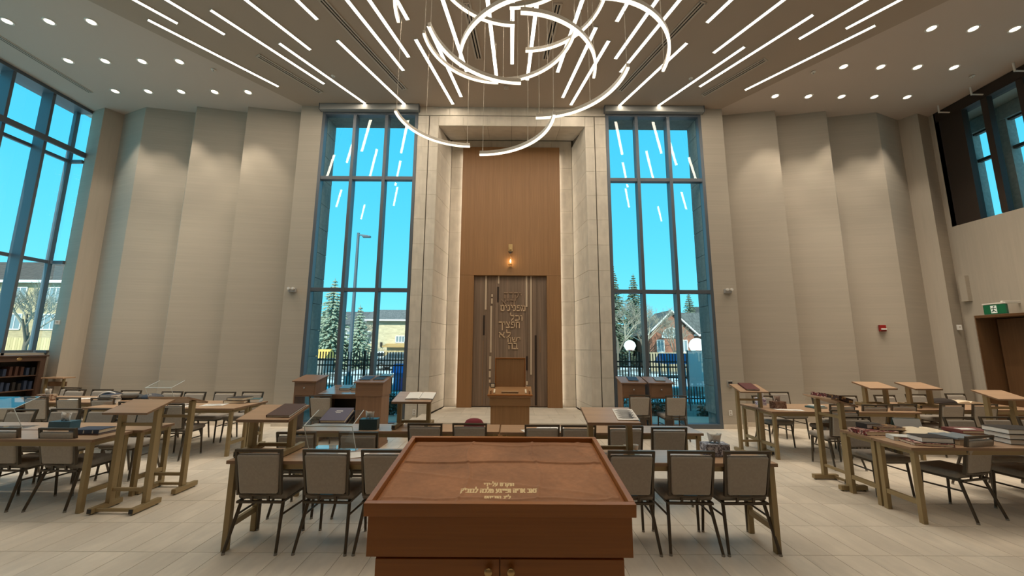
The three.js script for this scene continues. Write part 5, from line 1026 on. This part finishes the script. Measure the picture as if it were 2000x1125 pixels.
{
  const t = thing('frosted_screen', 'tall frosted glass screen outside the right pane of the right window', 'screen', [5.78, 0, -11.6]);
  part('panel', box(1.02, 1.02, 0.012, 0, 1.2, 0, 0), M.frosted, t); part('top_rail', box(1.06, 0.02, 0.02, 0, 1.72, 0), M.silver, t); for (const s of [-1, 1]) part('post', box(0.03, 1.75, 0.03, s * 0.525, 0.87, 0), M.aluminium, t, { grain: 'y' });
}
{ // low bushes under the windows
  const shrub = (label, x, z, seed, R) => { const t = thing('shrub', label, 'shrub', [x, -0.2, z]), r = rngOf(seed), tw = [], lf = []; for (let k = 0; k < 90; k++) { const a = r() * 2 * PI, e = 0.3 + 1.1 * r(), L = R * (0.6 + 0.5 * r()), q = [Math.cos(a) * Math.cos(e) * L, Math.sin(e) * L * 1.2, Math.sin(a) * Math.cos(e) * L]; tw.push(rod([q[0] * 0.1, 0, q[2] * 0.1], q, 0.008, 0.003, 3, true)); for (let j = 0; j < 5; j++) lf.push(new THREE.PlaneGeometry(0.07, 0.045).rotateX(r() * 3).rotateY(r() * 6).translate(q[0] * (0.5 + 0.5 * r()) + (r() - 0.5) * 0.1, q[1] * (0.4 + 0.6 * r()) + (r() - 0.5) * 0.1, q[2] * (0.5 + 0.5 * r()) + (r() - 0.5) * 0.1)); } part('stems', tw, bark, t); part('leaves', lf, std(lin(0.05, 0.075, 0.05), 0.8, { side: THREE.DoubleSide }), t); };
  shrub('leggy dark shrub outside the left window beside the pulpit', -3.3, -10.9, 1, 0.75); shrub('dark shrub outside the left window near the pier', -2.7, -11.2, 2, 0.7); shrub('dark shrub outside the right window beside the stone pier', 2.9, -11.0, 3, 0.75); shrub('dark shrub outside the right window behind the box lecterns', 4.1, -11.2, 4, 0.6); shrub('dark shrub at the right jamb outside the right window', 5.6, -11.0, 5, 0.6);
}
{
  const t = thing('apartment_house', 'three-storey yellow brick apartment house with a brown roof outside the glazed wall', 'building', [-55, -0.2, -43]);
  const wm = std(lin(0.7, 0.56, 0.35), 0.9, { map: T.brickwork });
  part('wall', box(30, 8.3, 9, 0, 4.15, 0, 0), wm, t); part('roof', wallPrism([[5.0, 8.25], [0, 11.2], [-5.0, 8.25]], -15.5, 15.5), std(lin(0.17, 0.12, 0.1), 0.95, { map: T.shingle }), t); part('white_eave', box(31, 0.25, 0.15, 0, 8.2, 5.0, 0), M.white, t);
  for (let k = 0; k < 8; k++) for (const y of [1.6, 4.2, 6.9]) windowUnit(t, -12.6 + k * 3.6, y, 4.55, 1.9, 1.5, M.white, 2);
}
scene.traverse((o) => { if (o.isMesh) { o.castShadow = true; o.receiveShadow = true; } if (o.isSpotLight || o.isPointLight) o.castShadow = true; });
renderer.render(scene, camera);
